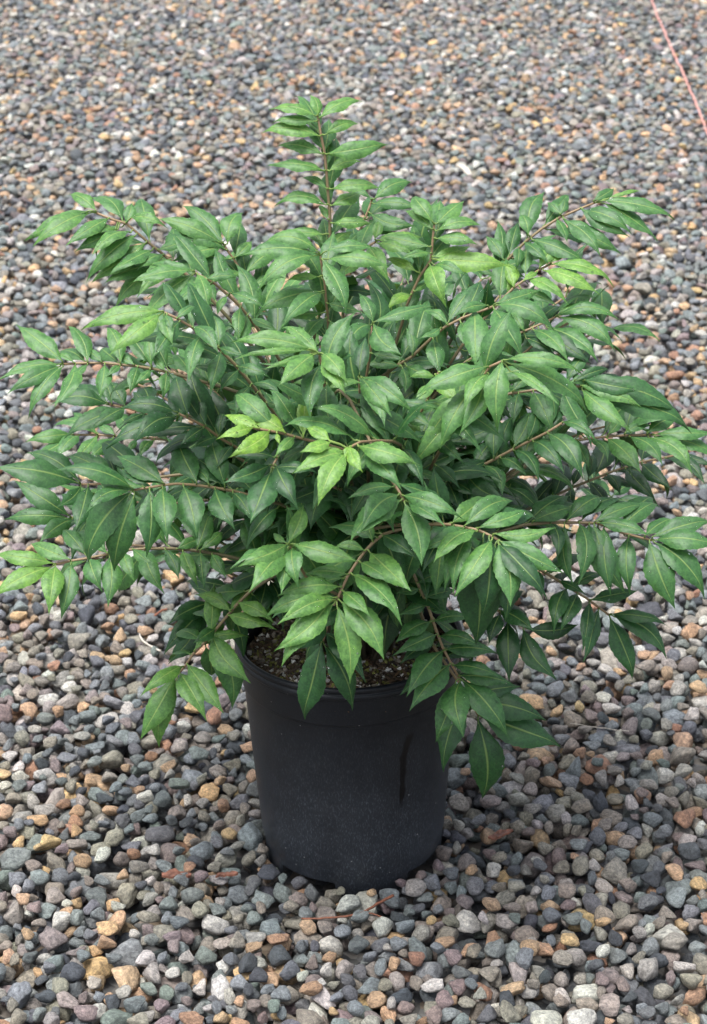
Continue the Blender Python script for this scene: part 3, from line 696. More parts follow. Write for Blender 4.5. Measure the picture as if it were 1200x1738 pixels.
    (26, -.0811, -.2631, .6358, -.0835, -.2671, .6386, -.1215, -.2671, .6386, .34, -.39),
    (26, -.0843, -.2734, .6331, -.082, -.2774, .6336, -.0612, -.3247, .6143, .42, -.33),
    (27, -.0226, -.2, .574, -.0245, -.204, .5744, -.0451, -.2567, .553, .44, -.21),
    (27, -.0226, -.2, .574, -.0258, -.204, .5765, -.072, -.239, .5728, .4, -.35),
    (27, -.0179, -.1951, .5697, -.0181, -.1991, .5708, -.0064, -.239, .5523, .42, -.33),
    (27, -.0137, -.1907, .5658, -.013, -.1947, .5695, .0077, -.2247, .5648, .42, -.4),
    (27, -.0171, -.1943, .569, -.0162, -.1983, .5732, -.0261, -.1731, .5876, .4, -.23),
    (28, -.0355, -.26, .7523, -.0427, -.264, .7591, -.1185, -.2583, .7667, .3, .42),
    (28, -.0355, -.26, .7523, -.036, -.264, .7545, -.0739, -.2163, .7694, .3, .43),
    (28, -.0355, -.26, .7523, -.0318, -.264, .7545, -.0103, -.3004, .7426, .5, .49),
    (28, -.0352, -.2586, .7494, -.0324, -.2626, .7514, -.0102, -.3094, .732, .46, .56),
    (28, -.0355, -.26, .7523, -.0409, -.264, .7532, -.0744, -.3154, .7415, .42, .46),
    (28, -.0355, -.26, .7523, -.0452, -.264, .7578, -.1154, -.2775, .7571, .12, .49),
    (28, -.0355, -.26, .7523, -.0428, -.264, .7545, -.0894, -.2944, .75, .14, .49),
    (28, -.0339, -.2529, .7369, -.0332, -.2569, .7387, -.0441, -.3164, .7068, .42, -.01),
    (28, -.0309, -.2415, .712, -.0279, -.2455, .7143, -.0214, -.3, .6763, .42, -.01),
    (28, -.031, -.2418, .7128, -.031, -.2458, .7145, -.062, -.2458, .7145, .36, .42),
    (28, -.0298, -.2379, .7041, -.028, -.2419, .7062, .0062, -.2319, .7089, .4, .48),
    (29, .0063, -.2, .703, .0076, -.204, .7046, .0379, -.2568, .6848, .36, .3),
    (29, .0063, -.2, .7029, .0095, -.204, .7046, .0567, -.2463, .6879, .4, .22),
    (29, .0063, -.2, .7031, .005, -.204, .7046, .0298, -.2605, .6783, .4, .28),
    (29, .0063, -.2, .7031, .0063, -.204, .7073, .0127, -.1669, .7324, .4, -.26),
    (29, .0067, -.1934, .6867, .0076, -.1974, .6884, .0364, -.2455, .651, .36, .14),
    (29, .0072, -.1834, .6621, .0083, -.1874, .6638, .039, -.2418, .6467, .36, .17),
    (29, .0072, -.1834, .6621, .007, -.1874, .6638, -.0158, -.226, .6523, .4, .15),
    (29, .0074, -.1801, .6538, .0077, -.1841, .6555, .0254, -.2163, .6448, .4, .15),
    (30, .0209, -.1, .7267, .0222, -.104, .7282, .0508, -.1521, .7131, .46, .19),
    (30, .0209, -.1, .7267, .0228, -.104, .7303, .082, -.0824, .7405, .3, .14),
    (30, .0209, -.0997, .7251, .0196, -.1037, .7267, -.0077, -.1461, .7149, .4, .05),
    (30, .0188, -.0929, .6894, .0204, -.0969, .6907, .0537, -.1095, .6898, .3, .12),
    (30, .0187, -.0929, .689, .0184, -.0969, .6906, -.0098, -.1217, .6862, .36, .05),
    (30, .0209, -.1, .7267, .0215, -.104, .7296, .0066, -.0693, .7504, .4, .16),
    (31, .0951, -.1994, .6663, .094, -.2034, .6683, .046, -.1892, .6721, .24, .04),
    (31, .0947, -.1987, .6648, .0941, -.2027, .6666, .113, -.242, .6523, .36, .06),
    (31, .0867, -.1868, .6392, .0866, -.1908, .6409, .0454, -.158, .6496, .34, .17),
    (31, .0935, -.1966, .6602, .0923, -.2006, .6623, .1319, -.2567, .6456, .36, .16),
    (31, .0832, -.182, .629, .0869, -.186, .6285, .1148, -.2295, .6201, .36, 0),
    (31, .0954, -.2, .6676, .0952, -.204, .6692, .156, -.2377, .6484, .3, .12),
    (31, .0785, -.1762, .6166, .0776, -.1802, .619, .0407, -.1326, .6364, .4, .68),
    (31, .0882, -.1889, .6437, .0884, -.1929, .6453, .076, -.231, .627, .4, .01),
    (32, .0925, -.1487, .6849, .089, -.1527, .6879, .112, -.1958, .6734, .4, .78),
    (32, .0936, -.15, .6889, .0935, -.154, .6904, .1306, -.1457, .6928, .36, .84),
    (32, .0916, -.1477, .682, .0904, -.1517, .684, .0646, -.1517, .684, .4, .5),
    (32, .088, -.1438, .6702, .0875, -.1478, .672, .0673, -.1813, .6613, .4, .48),
    (32, .0813, -.1372, .6503, .0815, -.1412, .6519, .1035, -.1652, .6477, .4, .43),
    (33, -.0672, -.31, .5555, -.0683, -.314, .5602, -.0546, -.2724, .584, .44, .46),
    (33, -.0672, -.31, .5555, -.0695, -.314, .5588, -.114, -.3487, .5559, .4, .42),
    (33, -.067, -.3094, .5545, -.0684, -.3134, .5557, -.1017, -.3721, .5416, .42, .4),
    (33, -.0661, -.3069, .5506, -.0647, -.3109, .5532, -.059, -.3503, .534, .5, .32),
    (33, -.0658, -.3062, .5495, -.0704, -.3102, .5494, -.0749, -.3567, .5269, .36, .37),
    (33, -.0672, -.31, .5555, -.0639, -.314, .5595, .0006, -.3384, .5521, .38, .45),
    (33, -.0665, -.3082, .5526, -.0622, -.3122, .5565, -.0309, -.3279, .556, .4, .36),
    (33, -.0672, -.31, .5555, -.0708, -.314, .5602, -.0849, -.2964, .5641, .36, .35),
    (33, -.0581, -.2877, .5208, -.058, -.2917, .5228, -.0812, -.3151, .5205, .4, -.09),
    (34, -.0181, -.33, .5, -.0174, -.334, .4965, -.005, -.37, .4284, .4, .45),
    (34, -.0181, -.33, .5, -.0206, -.334, .4993, -.069, -.3801, .4615, .4, .5),
    (34, -.0181, -.33, .5, -.0249, -.334, .5007, -.0795, -.3761, .4691, .36, .49),
    (34, -.0174, -.3291, .5014, -.0137, -.3331, .5016, .0283, -.3791, .4623, .4, .44),
    (34, -.0131, -.3239, .5094, -.0106, -.3279, .5102, .0154, -.3665, .5051, .42, .42),
    (34, -.004, -.3135, .5249, -.0006, -.3175, .5244, .0453, -.3735, .508, .4, .37),
    (34, -.0118, -.3222, .5119, -.0137, -.3262, .5149, -.0761, -.343, .5151, .34, .43),
    (34, -.0054, -.3147, .5232, -.0062, -.3187, .5258, -.0493, -.3158, .5264, .4, .32),
    (34, -.0168, -.3284, .5025, -.0187, -.3324, .5055, -.0866, -.3528, .4972, .36, .36),
    (34, -.0181, -.33, .5, -.0212, -.334, .5035, -.0743, -.3716, .4966, .34, .5),
    (34, .0139, -.298, .5452, .0169, -.302, .544, .057, -.3618, .5316, .4, .44),
    (34, .0047, -.3056, .5355, .0075, -.3096, .5352, .0419, -.3475, .5312, .38, .34),
    (34, .0213, -.2927, .551, .02, -.2967, .5546, .0138, -.2745, .5677, .44, .43),
    (34, .0305, -.2868, .5566, .0313, -.2908, .5573, .0654, -.3319, .5524, .4, -.23),
    (34, .0261, -.2896, .554, .025, -.2936, .5573, 0, -.2776, .5607, .36, .04),
    (34, .0125, -.2991, .544, .0125, -.3031, .5459, -.0188, -.2981, .5469, .36, .37),
    (35, -.0347, -.2, .3811, -.036, -.204, .3833, -.0594, -.2144, .2932, .42, -.17),
    (35, -.0347, -.2, .3811, -.0334, -.204, .3795, -.002, -.2242, .3106, .42, -.22),
    (35, -.0322, -.1948, .389, -.032, -.1988, .3911, .0079, -.2544, .371, .38, -.31),
    (35, -.0294, -.1893, .3974, -.0294, -.1933, .3995, -.0657, -.2416, .3954, .4, -.24),
    (35, -.0248, -.1819, .4084, -.0254, -.1859, .4107, .0132, -.2232, .4079, .4, -.17),
    (36, -.2092, -.12, .2921, -.211, -.124, .2919, -.2485, -.1604, .2354, .36, .48),
    (36, -.2092, -.12, .2921, -.2083, -.124, .2904, -.2289, -.1514, .2195, .34, .51),
    (36, -.2063, -.1195, .2956, -.2053, -.1235, .2972, -.1725, -.1823, .2745, .4, .46),
    (36, -.2005, -.1184, .3024, -.2016, -.1224, .3062, -.2446, -.1679, .2985, .34, .52),
    (36, -.1974, -.1178, .3068, -.196, -.1218, .3082, -.1542, -.1757, .2786, .38, .44),
    (36, -.187, -.1156, .3214, -.188, -.1196, .3252, -.1542, -.0719, .3352, .36, .42),
    (36, -.1753, -.1136, .3334, -.1767, -.1176, .3375, -.1286, -.1077, .3392, .3, .52),
    (36, -.1665, -.112, .3439, -.1662, -.116, .346, -.1253, -.1611, .3159, .4, .44),
    (36, -.1714, -.1129, .338, -.1704, -.1169, .3395, -.1449, -.1469, .2707, .4, .13),
    (36, -.1678, -.1122, .3424, -.1676, -.1162, .3446, -.1658, -.0675, .3851, .3, .55),
    (36, -.1442, -.1078, .3712, -.1449, -.1118, .3743, -.1161, -.0663, .3892, .36, .5),
    (36, -.1475, -.1084, .3671, -.1464, -.1124, .3684, -.0965, -.1373, .3683, .36, .59),
    (36, -.135, -.1061, .3818, -.1345, -.1101, .3835, -.0989, -.1412, .3811, .38, .57),
    (36, -.1439, -.1077, .3715, -.1436, -.1117, .3735, -.1832, -.083, .3789, .36, .59),
    (36, -.1623, -.1112, .3491, -.1626, -.1152, .3519, -.1851, -.143, .3496, .4, .04),
    (37, -.1756, -.02, .3336, -.1789, -.024, .3341, -.2258, -.0716, .3022, .42, -.2),
    (37, -.1756, -.02, .3336, -.1776, -.024, .3325, -.2243, -.0399, .2711, .36, -.26),
    (37, -.1711, -.0185, .3362, -.1717, -.0225, .3398, -.2142, -.0598, .3368, .42, -.28),
    (37, -.1613, -.0152, .3417, -.1611, -.0192, .3437, -.1357, -.053, .2865, .36, -.18),
    (37, -.1648, -.0164, .3397, -.1646, -.0204, .3419, -.1945, .0002, .3459, .4, -.15),
    (37, -.1545, -.013, .3451, -.154, -.017, .3466, -.1131, -.0568, .3432, .4, -.14),
    (38, -.3439, -.12, .4392, -.3453, -.124, .4419, -.4131, -.1125, .4491, .3, .64),
    (38, -.3439, -.12, .4392, -.3482, -.124, .4381, -.4063, -.1614, .4236, .36, .69),
    (38, -.3439, -.12, .4392, -.344, -.124, .4396, -.3454, -.1809, .4126, .42, .59),
    (38, -.3265, -.1185, .443, -.3257, -.1225, .4427, -.3342, -.1684, .4, .4, .12),
    (38, -.3052, -.1167, .4461, -.3046, -.1207, .4471, -.2907, -.1571, .4312, .5, .24),
    (38, -.2826, -.1148, .4502, -.2816, -.1188, .4484, -.2797, -.1731, .4161, .4, .29),
    (38, -.3271, -.1186, .4429, -.3268, -.1226, .4465, -.3724, -.0932, .4527, .36, .35),
    (38, -.2844, -.1149, .4499, -.2841, -.1189, .453, -.301, -.0968, .4605, .4, .28),
    (38, -.2386, -.111, .4552, -.2381, -.115, .4549, -.2163, -.1708, .4314, .36, .28),
    (38, -.2404, -.1112, .4552, -.24, -.1152, .458, -.2262, -.0867, .4708, .36, .32),
    (38, -.2554, -.1124, .4547, -.2549, -.1164, .4571, -.2322, -.1462, .4529, .4, .34),
    (38, -.1978, -.1076, .4525, -.1976, -.1116, .4525, -.179, -.156, .4345, .36, .39),
    (38, -.1639, -.1047, .446, -.1639, -.1087, .4465, -.1482, -.1399, .4354, .42, .21),
    (38, -.1778, -.1059, .4491, -.1773, -.1099, .4524, -.1543, -.0766, .4614, .4, .34),
    (38, -.1813, -.1062, .4498, -.1806, -.1102, .4541, -.1683, -.0649, .4803, .38, .22),
    (38, -.2046, -.1081, .4533, -.2043, -.1121, .455, -.1741, -.0925, .4592, .4, .27),
    (38, -.1774, -.1058, .449, -.1774, -.1098, .4493, -.172, -.1513, .4291, .4, -.02),
    (38, -.269, -.1136, .4527, -.2685, -.1176, .4547, -.2807, -.0911, .4691, .4, .26),
    (38, -.2658, -.1133, .4533, -.2652, -.1173, .4538, -.2501, -.1564, .4369, .4, .34),
    (38, -.2182, -.1093, .4544, -.2178, -.1133, .4556, -.2021, -.1494, .441, .4, .02),
    (39, -.242, -.2, .5697, -.2421, -.204, .5737, -.3177, -.204, .5963, .34, -.01),
    (39, -.2298, -.1964, .5704, -.2295, -.2004, .5735, -.2838, -.1731, .5805, .34, .02),
    (39, -.242, -.2, .5697, -.2436, -.204, .5694, -.2921, -.2142, .4946, .4, 0),
    (39, -.2416, -.1999, .5698, -.2405, -.2039, .5658, -.264, -.2135, .484, .4, .05),
    (39, -.242, -.2, .5697, -.2448, -.204, .5709, -.2831, -.2406, .5665, .36, -.03),
    (39, -.2247, -.1949, .5707, -.224, -.1989, .57, -.2251, -.2402, .5181, .38, .02),
    (39, -.2087, -.1902, .5715, -.2086, -.1942, .5756, -.2602, -.1504, .5869, .4, .03),
    (39, -.2108, -.1908, .5714, -.21, -.1948, .5702, -.2029, -.2509, .5417, .4, .11),
    (39, -.188, -.1842, .5699, -.1878, -.1882, .5701, -.1724, -.2397, .5385, .48, -.01),
    (39, -.1535, -.1741, .5609, -.1535, -.1781, .5612, -.1327, -.2256, .5417, .46, -.08),
    (39, -.1739, -.1801, .5668, -.1731, -.1841, .5718, -.1959, -.1336, .6004, .42, -.01),
    (39, -.1434, -.1712, .5576, -.1425, -.1752, .5628, -.1579, -.1303, .5976, .4, -.03),
    (39, -.1605, -.1761, .563, -.1598, -.1801, .5679, -.1807, -.1572, .5734, .4, -0),
    (39, -.1341, -.1684, .5545, -.1344, -.1724, .5543, -.1133, -.2115, .5408, .42, -.07),
    (40, -.1926, -.16, .6441, -.1954, -.164, .6479, -.254, -.1588, .6506, .46, -.16),
    (40, -.1922, -.1598, .6439, -.1944, -.1638, .6401, -.2354, -.2083, .6331, .48, -.26),
    (40, -.1835, -.1559, .6376, -.1823, -.1599, .6413, -.1983, -.1137, .6704, .44, -.29),
    (40, -.1643, -.1471, .6228, -.1631, -.1511, .6256, -.1823, -.106, .6525, .46, -.21),
    (40, -.1655, -.1477, .6239, -.1664, -.1517, .6231, -.1874, -.1811, .618, .44, -.34),
    (40, -.1509, -.1402, .608, -.1509, -.1442, .6092, -.1771, -.1666, .6061, .4, -.19),
    (40, -.1921, -.1598, .6438, -.1923, -.1638, .6443, -.2631, -.1847, .6216, .36, -.23),
    (40, -.1505, -.14, .6077, -.1496, -.144, .6106, -.1453, -.1172, .6279, .4, -.22),
    (40, -.1351, -.1328, .5942, -.1352, -.1368, .5953, -.1502, -.1674, .585, .4, -.34),
    (41, -.2027, -.18, .7695, -.2042, -.184, .7722, -.2798, -.1933, .7596, .32, .6),
    (41, -.2027, -.18, .7695, -.2062, -.184, .7682, -.2529, -.2307, .7458, .38, .62),
    (41, -.1993, -.1792, .7674, -.1994, -.1832, .7679, -.1912, -.217, .7492, .5, .38),
    (41, -.2016, -.1797, .7688, -.2025, -.1837, .7675, -.1936, -.2065, .7559, .4, .18),
    (41, -.1734, -.1728, .7494, -.1726, -.1768, .7515, -.1454, -.2173, .7393, .36, .16),
    (41, -.163, -.1699, .7393, -.1636, -.1739, .7397, -.1737, -.2256, .7125, .42, .14),
    (41, -.1468, -.1654, .7237, -.1452, -.1694, .7265, -.1535, -.1368, .7484, .42, .17),
    (41, -.1428, -.1642, .7187, -.1435, -.1682, .7193, -.1524, -.2135, .6955, .42, .02),
    (41, -.1462, -.1652, .7229, -.1452, -.1692, .7251, -.1191, -.1847, .7228, .4, .03),
    (41, -.1273, -.1595, .6993, -.1269, -.1635, .701, -.0949, -.1817, .6986, .4, .04),
    (41, -.1247, -.1586, .6955, -.1252, -.1626, .6966, -.1435, -.1957, .6864, .42, 0),
    (41, -.105, -.1519, .6658, -.1054, -.1559, .6669, -.1166, -.1874, .6527, .44, .07),
    (41, -.1115, -.1542, .6759, -.1129, -.1582, .6762, -.1264, -.1953, .6594, .42, .06),
    (41, -.0962, -.1489, .6522, -.096, -.1529, .6539, -.0782, -.1634, .6526, .44, .16),
    (41, -.1119, -.1543, .6766, -.1116, -.1583, .6783, -.0826, -.1774, .6756, .4, -.02),
    (41, -.1891, -.1767, .7614, -.189, -.1807, .7624, -.1713, -.1596, .7688, .4, .17),
    (41, -.1858, -.1759, .7589, -.186, -.1799, .7594, -.2081, -.2279, .7407, .4, .01),
    (42, -.3325, -.05, .6598, -.3339, -.054, .6613, -.3968, -.0743, .6528, .32, .33),
    (42, -.3325, -.05, .6598, -.3348, -.054, .6585, -.3871, -.0944, .6457, .38, .16),
    (42, -.3319, -.05, .6598, -.3314, -.054, .6584, -.3644, -.1001, .6244, .36, .24),
    (42, -.3323, -.05, .6598, -.3317, -.054, .6649, -.3827, -.0128, .6897, .36, .3),
    (42, -.3178, -.0493, .6603, -.3173, -.0533, .6596, -.3349, -.1079, .6355, .4, .31),
    (42, -.3036, -.0487, .6607, -.303, -.0527, .6637, -.3293, -.0055, .6906, .4, .25),
    (42, -.319, -.0494, .6602, -.3185, -.0534, .6625, -.3408, -.0394, .6665, .4, .29),
    (42, -.2876, -.048, .6604, -.287, -.052, .6634, -.3059, -.03, .6701, .4, .17),
    (42, -.3037, -.0487, .6607, -.3032, -.0527, .6601, -.3177, -.0843, .6489, .4, .22),
    (42, -.2841, -.0478, .6601, -.2838, -.0518, .6605, -.2867, -.0923, .6385, .48, .25),
    (42, -.2664, -.047, .6579, -.2657, -.051, .6616, -.2842, -.0078, .6885, .38, .34),
    (42, -.251, -.0463, .6562, -.2504, -.0503, .6592, -.2668, -.0294, .667, .42, .26),
    (42, -.2667, -.047, .658, -.2665, -.051, .658, -.2794, -.0716, .6538, .4, .26),
    (42, -.2468, -.0461, .6554, -.2464, -.0501, .6569, -.2523, -.0831, .6398, .46, .18),
    (42, -.2319, -.0454, .6526, -.231, -.0494, .6567, -.2359, -.011, .6832, .38, .29),
    (42, -.2164, -.0447, .6486, -.2158, -.0487, .6513, -.2299, -.0291, .6597, .42, .3),
    (42, -.2327, -.0455, .6528, -.2325, -.0495, .6531, -.2473, -.0751, .6466, .4, .25),
    (42, -.2147, -.0447, .6482, -.2145, -.0487, .6492, -.2155, -.0775, .6332, .46, .31),
    (42, -.1826, -.0432, .6382, -.1825, -.0472, .6391, -.1776, -.0651, .6297, .46, .25),
    (42, -.1665, -.0424, .6332, -.1657, -.0464, .6367, -.177, -.0219, .6511, .44, .23),
    (43, -.2978, .08, .5573, -.2979, .076, .5605, -.3465, .1113, .5702, .42, -.2),
    (43, -.2978, .08, .5573, -.298, .076, .5582, -.3611, .0781, .5596, .42, -.11),
    (43, -.2936, .0791, .5568, -.2929, .0751, .5593, -.3082, .1084, .5791, .42, -.02),
    (43, -.2769, .0756, .5548, -.2762, .0716, .5577, -.2959, .1061, .5761, .46, -.09),
    (43, -.2765, .0755, .5548, -.2763, .0715, .5554, -.3117, .0319, .5488, .42, -.01),
    (43, -.2807, .0764, .5553, -.2807, .0724, .555, -.3417, .037, .539, .42, -0),
    (43, -.2571, .0713, .5506, -.2568, .0673, .5517, -.2693, .0944, .5677, .44, -.17),
    (43, -.2533, .0704, .5498, -.2532, .0664, .5505, -.2796, .0422, .5468, .4, -.18),
    (44, -.3586, .2, .4659, -.3595, .196, .4676, -.4141, .1813, .4674, .34, .35),
    (44, -.3586, .2, .4659, -.3604, .196, .4652, -.4009, .1495, .4567, .38, .28),
    (44, -.3508, .1982, .4667, -.3503, .1942, .4668, -.3729, .1524, .457, .4, .26),
    (44, -.3274, .1926, .4691, -.327, .1886, .4691, -.3497, .1439, .4567, .4, .37),
    (44, -.3057, .1874, .4695, -.3055, .1834, .4689, -.3312, .1393, .4603, .4, .27),
    (44, -.3274, .1926, .4691, -.3269, .1886, .4716, -.3799, .2071, .4769, .36, .31),
    (44, -.3044, .1871, .4696, -.3037, .1831, .4731, -.3267, .2047, .4787, .4, .29),
    (44, -.2757, .1802, .4709, -.2755, .1762, .4703, -.2837, .1562, .4627, .42, .22),
    (44, -.2528, .1747, .4713, -.2526, .1707, .4711, -.2675, .141, .462, .42, .23),
    (44, -.2621, .1769, .4712, -.2616, .1729, .4734, -.2482, .1957, .4824, .4, .25),
    (44, -.2352, .1704, .471, -.235, .1664, .4721, -.2554, .1917, .48, .4, .36),
    (45, -.3398, 0, .443, -.3413, -.004, .4465, -.4044, .0267, .4761, .36, 0),
    (45, -.3398, 0, .443, -.3421, -.004, .4433, -.4151, -.004, .4433, .36, .08),
    (45, -.3381, -.0002, .4429, -.3379, -.0042, .4427, -.3687, -.0492, .4368, .42, .08),
    (45, -.3192, -.0027, .4412, -.3184, -.0067, .4446, -.3304, -.0275, .4412, .42, 0),
    (45, -.3177, -.0029, .4414, -.3171, -.0069, .4416, -.3316, -.0569, .4212, .4, .04),
    (45, -.301, -.0051, .4446, -.3004, -.0091, .4457, -.3045, -.0456, .4281, .4, -.01),
    (45, -.283, -.0075, .4481, -.2824, -.0115, .4484, -.2759, -.0528, .4277, .4, -.04),
    (45, -.2611, -.0104, .4557, -.2606, -.0144, .4576, -.2729, .0111, .4715, .4, .06),
    (45, -.2397, -.0133, .4632, -.239, -.0173, .4636, -.23, -.0482, .4487, .4, -.04),
    (46, -.3181, -.06, .5137, -.3202, -.064, .517, -.4048, -.064, .5342, .42, -0),
    (46, -.3181, -.06, .5137, -.3177, -.064, .5125, -.3373, -.0983, .5064, .4, -.09),
    (46, -.3181, -.06, .5137, -.3188, -.064, .5185, -.3763, -.0296, .5364, .36, -.08),
    (46, -.2745, -.06, .5167, -.2741, -.064, .52, -.3332, -.0307, .5376, .34, .02),
    (46, -.3092, -.06, .5137, -.3087, -.064, .514, -.3173, -.1222, .4862, .4, -.06),
    (46, -.2885, -.06, .5152, -.288, -.064, .517, -.3007, -.0315, .5364, .36, -.08),
    (46, -.2642, -.06, .5181, -.2638, -.064, .5207, -.2761, -.0347, .5379, .36, .04),
    (46, -.2402, -.06, .5212, -.2398, -.064, .5222, -.252, -.0328, .5408, .4, -.09),
    (46, -.2334, -.06, .5221, -.2329, -.064, .523, -.2207, -.0953, .5088, .4, .03),
    (47, .1202, -.22, .3442, .1207, -.224, .3434, .122, -.2816, .3181, .46, .09),
    (47, .1202, -.22, .3442, .116, -.224, .3434, .093, -.2591, .2887, .4, .08),
    (47, .1202, -.22, .3442, .1233, -.224, .3442, .1688, -.2701, .3082, .4, -.03),
    (47, .1187, -.2194, .3468, .1199, -.2234, .3499, .174, -.2409, .3514, .34, 0),
    (47, .1119, -.2167, .3591, .1118, -.2207, .3614, .1597, -.2435, .3619, .34, -.05),
    (47, .1105, -.2162, .3616, .1085, -.2202, .3626, .0667, -.2755, .3432, .42, .05),
    (47, .1025, -.2129, .3768, .101, -.2169, .3782, .0633, -.2758, .3606, .42, .04),
    (47, .0948, -.209, .3957, .0929, -.213, .3972, .0485, -.2495, .3952, .42, -.01),
    (47, .0895, -.2059, .4109, .0868, -.2099, .412, .051, -.2476, .409, .42, .14),
    (47, .1027, -.213, .3765, .1043, -.217, .3797, .1542, -.2261, .3824, .36, -.03),
    (47, .0959, -.2096, .3929, .0962, -.2136, .3952, .1395, -.236, .3953, .38, -.03),
    (47, .0898, -.2061, .4101, .0894, -.2101, .4121, .13, -.2048, .4131, .4, .07),
    (47, .0797, -.2005, .4371, .0806, -.2045, .4398, .1121, -.1918, .4422, .4, -.02),
    (47, .0833, -.2022, .4289, .0813, -.2062, .4302, .0539, -.2234, .4295, .4, .05),
    (47, .0847, -.2031, .4248, .0847, -.2071, .427, .1067, -.2194, .4267, .4, .04),
    (47, .0748, -.1983, .4473, .0739, -.2023, .449, .0494, -.2105, .4495, .4, .13),
    (47, .0719, -.1969, .4539, .0712, -.2009, .4557, .0995, -.1851, .4588, .4, 0),
    (48, .1459, -.17, .2666, .1451, -.174, .265, .1517, -.1845, .1692, .42, -.29),
    (48, .1459, -.17, .2666, .1477, -.174, .2689, .2344, -.185, .2412, .44, -.29),
    (48, .1331, -.1683, .2927, .1335, -.1723, .2955, .1897, -.1587, .2988, .4, -.32),
    (48, .132, -.1681, .2945, .1301, -.1721, .2954, .1055, -.2031, .2243, .4, -.23),
    (48, .1383, -.169, .2823, .1371, -.173, .2841, .2133, -.1858, .2734, .42, -.38),
    (48, .1011, -.1647, .3422, .1006, -.1687, .3442, .0563, -.2181, .3271, .42, -.33),
    (48, .0921, -.1636, .3564, .0916, -.1676, .3583, .0604, -.1978, .3563, .42, -.35),
    (49, .0524, -.1, .4085, .0496, -.104, .4082, .0435, -.1522, .3854, .42, -.37),
    (49, .0524, -.0999, .4087, .0537, -.1039, .4105, .0379, -.135, .3344, .42, -.48),
    (49, .0543, -.0954, .4185, .0578, -.0994, .4198, .0705, -.1232, .3389, .42, -.43),
    (49, .0529, -.0988, .4111, .0495, -.1028, .4138, .0171, -.144, .3718, .42, -.37),
    (49, .0547, -.0942, .4211, .055, -.0982, .423, .0271, -.1506, .4075, .42, -.38),
    (49, .0571, -.0884, .4338, .0585, -.0924, .4355, .0814, -.1444, .4119, .42, -.31),
    (49, .0565, -.0899, .4305, .0571, -.0939, .4324, .0374, -.1284, .4228, .42, -.37),
    (49, .0601, -.0813, .4493, .0605, -.0853, .4511, .034, -.1223, .4464, .42, -.45),
    (50, -.1017, -.06, .3883, -.1036, -.064, .388, -.1173, -.1194, .3604, .42, -.38),
    (50, -.1011, -.0597, .3892, -.0994, -.0637, .3902, -.083, -.1138, .3574, .42, -.44),
    (50, -.0951, -.0563, .3985, -.0945, -.0603, .4002, -.1244, -.0984, .3961, .42, -.37),
    (50, -.0926, -.0548, .4024, -.091, -.0588, .4034, -.055, -.1115, .3951, .42, -.44),
    (50, -.084, -.0493, .4182, -.0839, -.0533, .4202, -.1113, -.0679, .4196, .42, -.41),
    (50, -.0819, -.0479, .4222, -.0804, -.0519, .4234, -.0486, -.0727, .4219, .42, -.29),
    (50, -.0735, -.0423, .4381, -.0733, -.0463, .4401, -.1016, -.0351, .4425, .42, -.35),
]

# ------------------------------------------------------------------ gravel ground
Y0, Y1 = -1.05, 5.7
W0 = .84
def half_width(y):
    return W0 + .235 * (y - Y0)

def build_ground():
    # one sheet to the horizon with a shallow bed where the loose stones lie
    a0, a1 = half_width(Y0), half_width(Y1)
    bed = [(-a0, Y0), (a0, Y0), (a1, Y1), (-a1, Y1)]
    S = 150
    V = [(x, y, -.034) for x, y in bed] + [(x, y, -.006) for x, y in bed] + [(-S, -S, -.006), (S, -S, -.006), (S, S, -.006), (-S, S, -.006)]
    Fc = [(0, 1, 2, 3)]
    for i in range(4):
        j = (i + 1) % 4
        Fc.append((i, i + 4, j + 4, j))
        Fc.append((i + 4, i + 8, j + 8, j + 4))
    return tag(mesh_obj('gravel_ground', V, Fc, M_GROUND, smooth=False), kind='structure')
ground = build_ground()
GZ = -.016                          # the stones' level: the pot has sunk a little into them
ground.location.z = GZ

def srgb(r, g, b):
    f = lambda v: ((v / 255 + .055) / 1.055) ** 2.4 if v > 10 else v / 255 / 12.92
    return (f(r), f(g), f(b))
PALETTE = [(.22, (122, 127, 129)), (.11, (100, 103, 106)), (.19, (136, 130, 119)), (.13, (152, 147, 140)), (.07, (116, 125, 121)),
           (.08, (130, 118, 116)), (.075, (176, 148, 120)), (.022, (186, 158, 118)), (.025, (158, 124, 102)), (.06, (184, 181, 174)), (.06, (74, 78, 83))]
def pebble_colour(r):
    k = r.random() * sum(p[0] for p in PALETTE)
    for w, c in PALETTE:
        k -= w
        if k <= 0:
            break
    j = r.uniform(.86, 1.14)
    return tuple(min(.8, max(.01, v * j * r.uniform(.95, 1.05))) for v in srgb(*c))

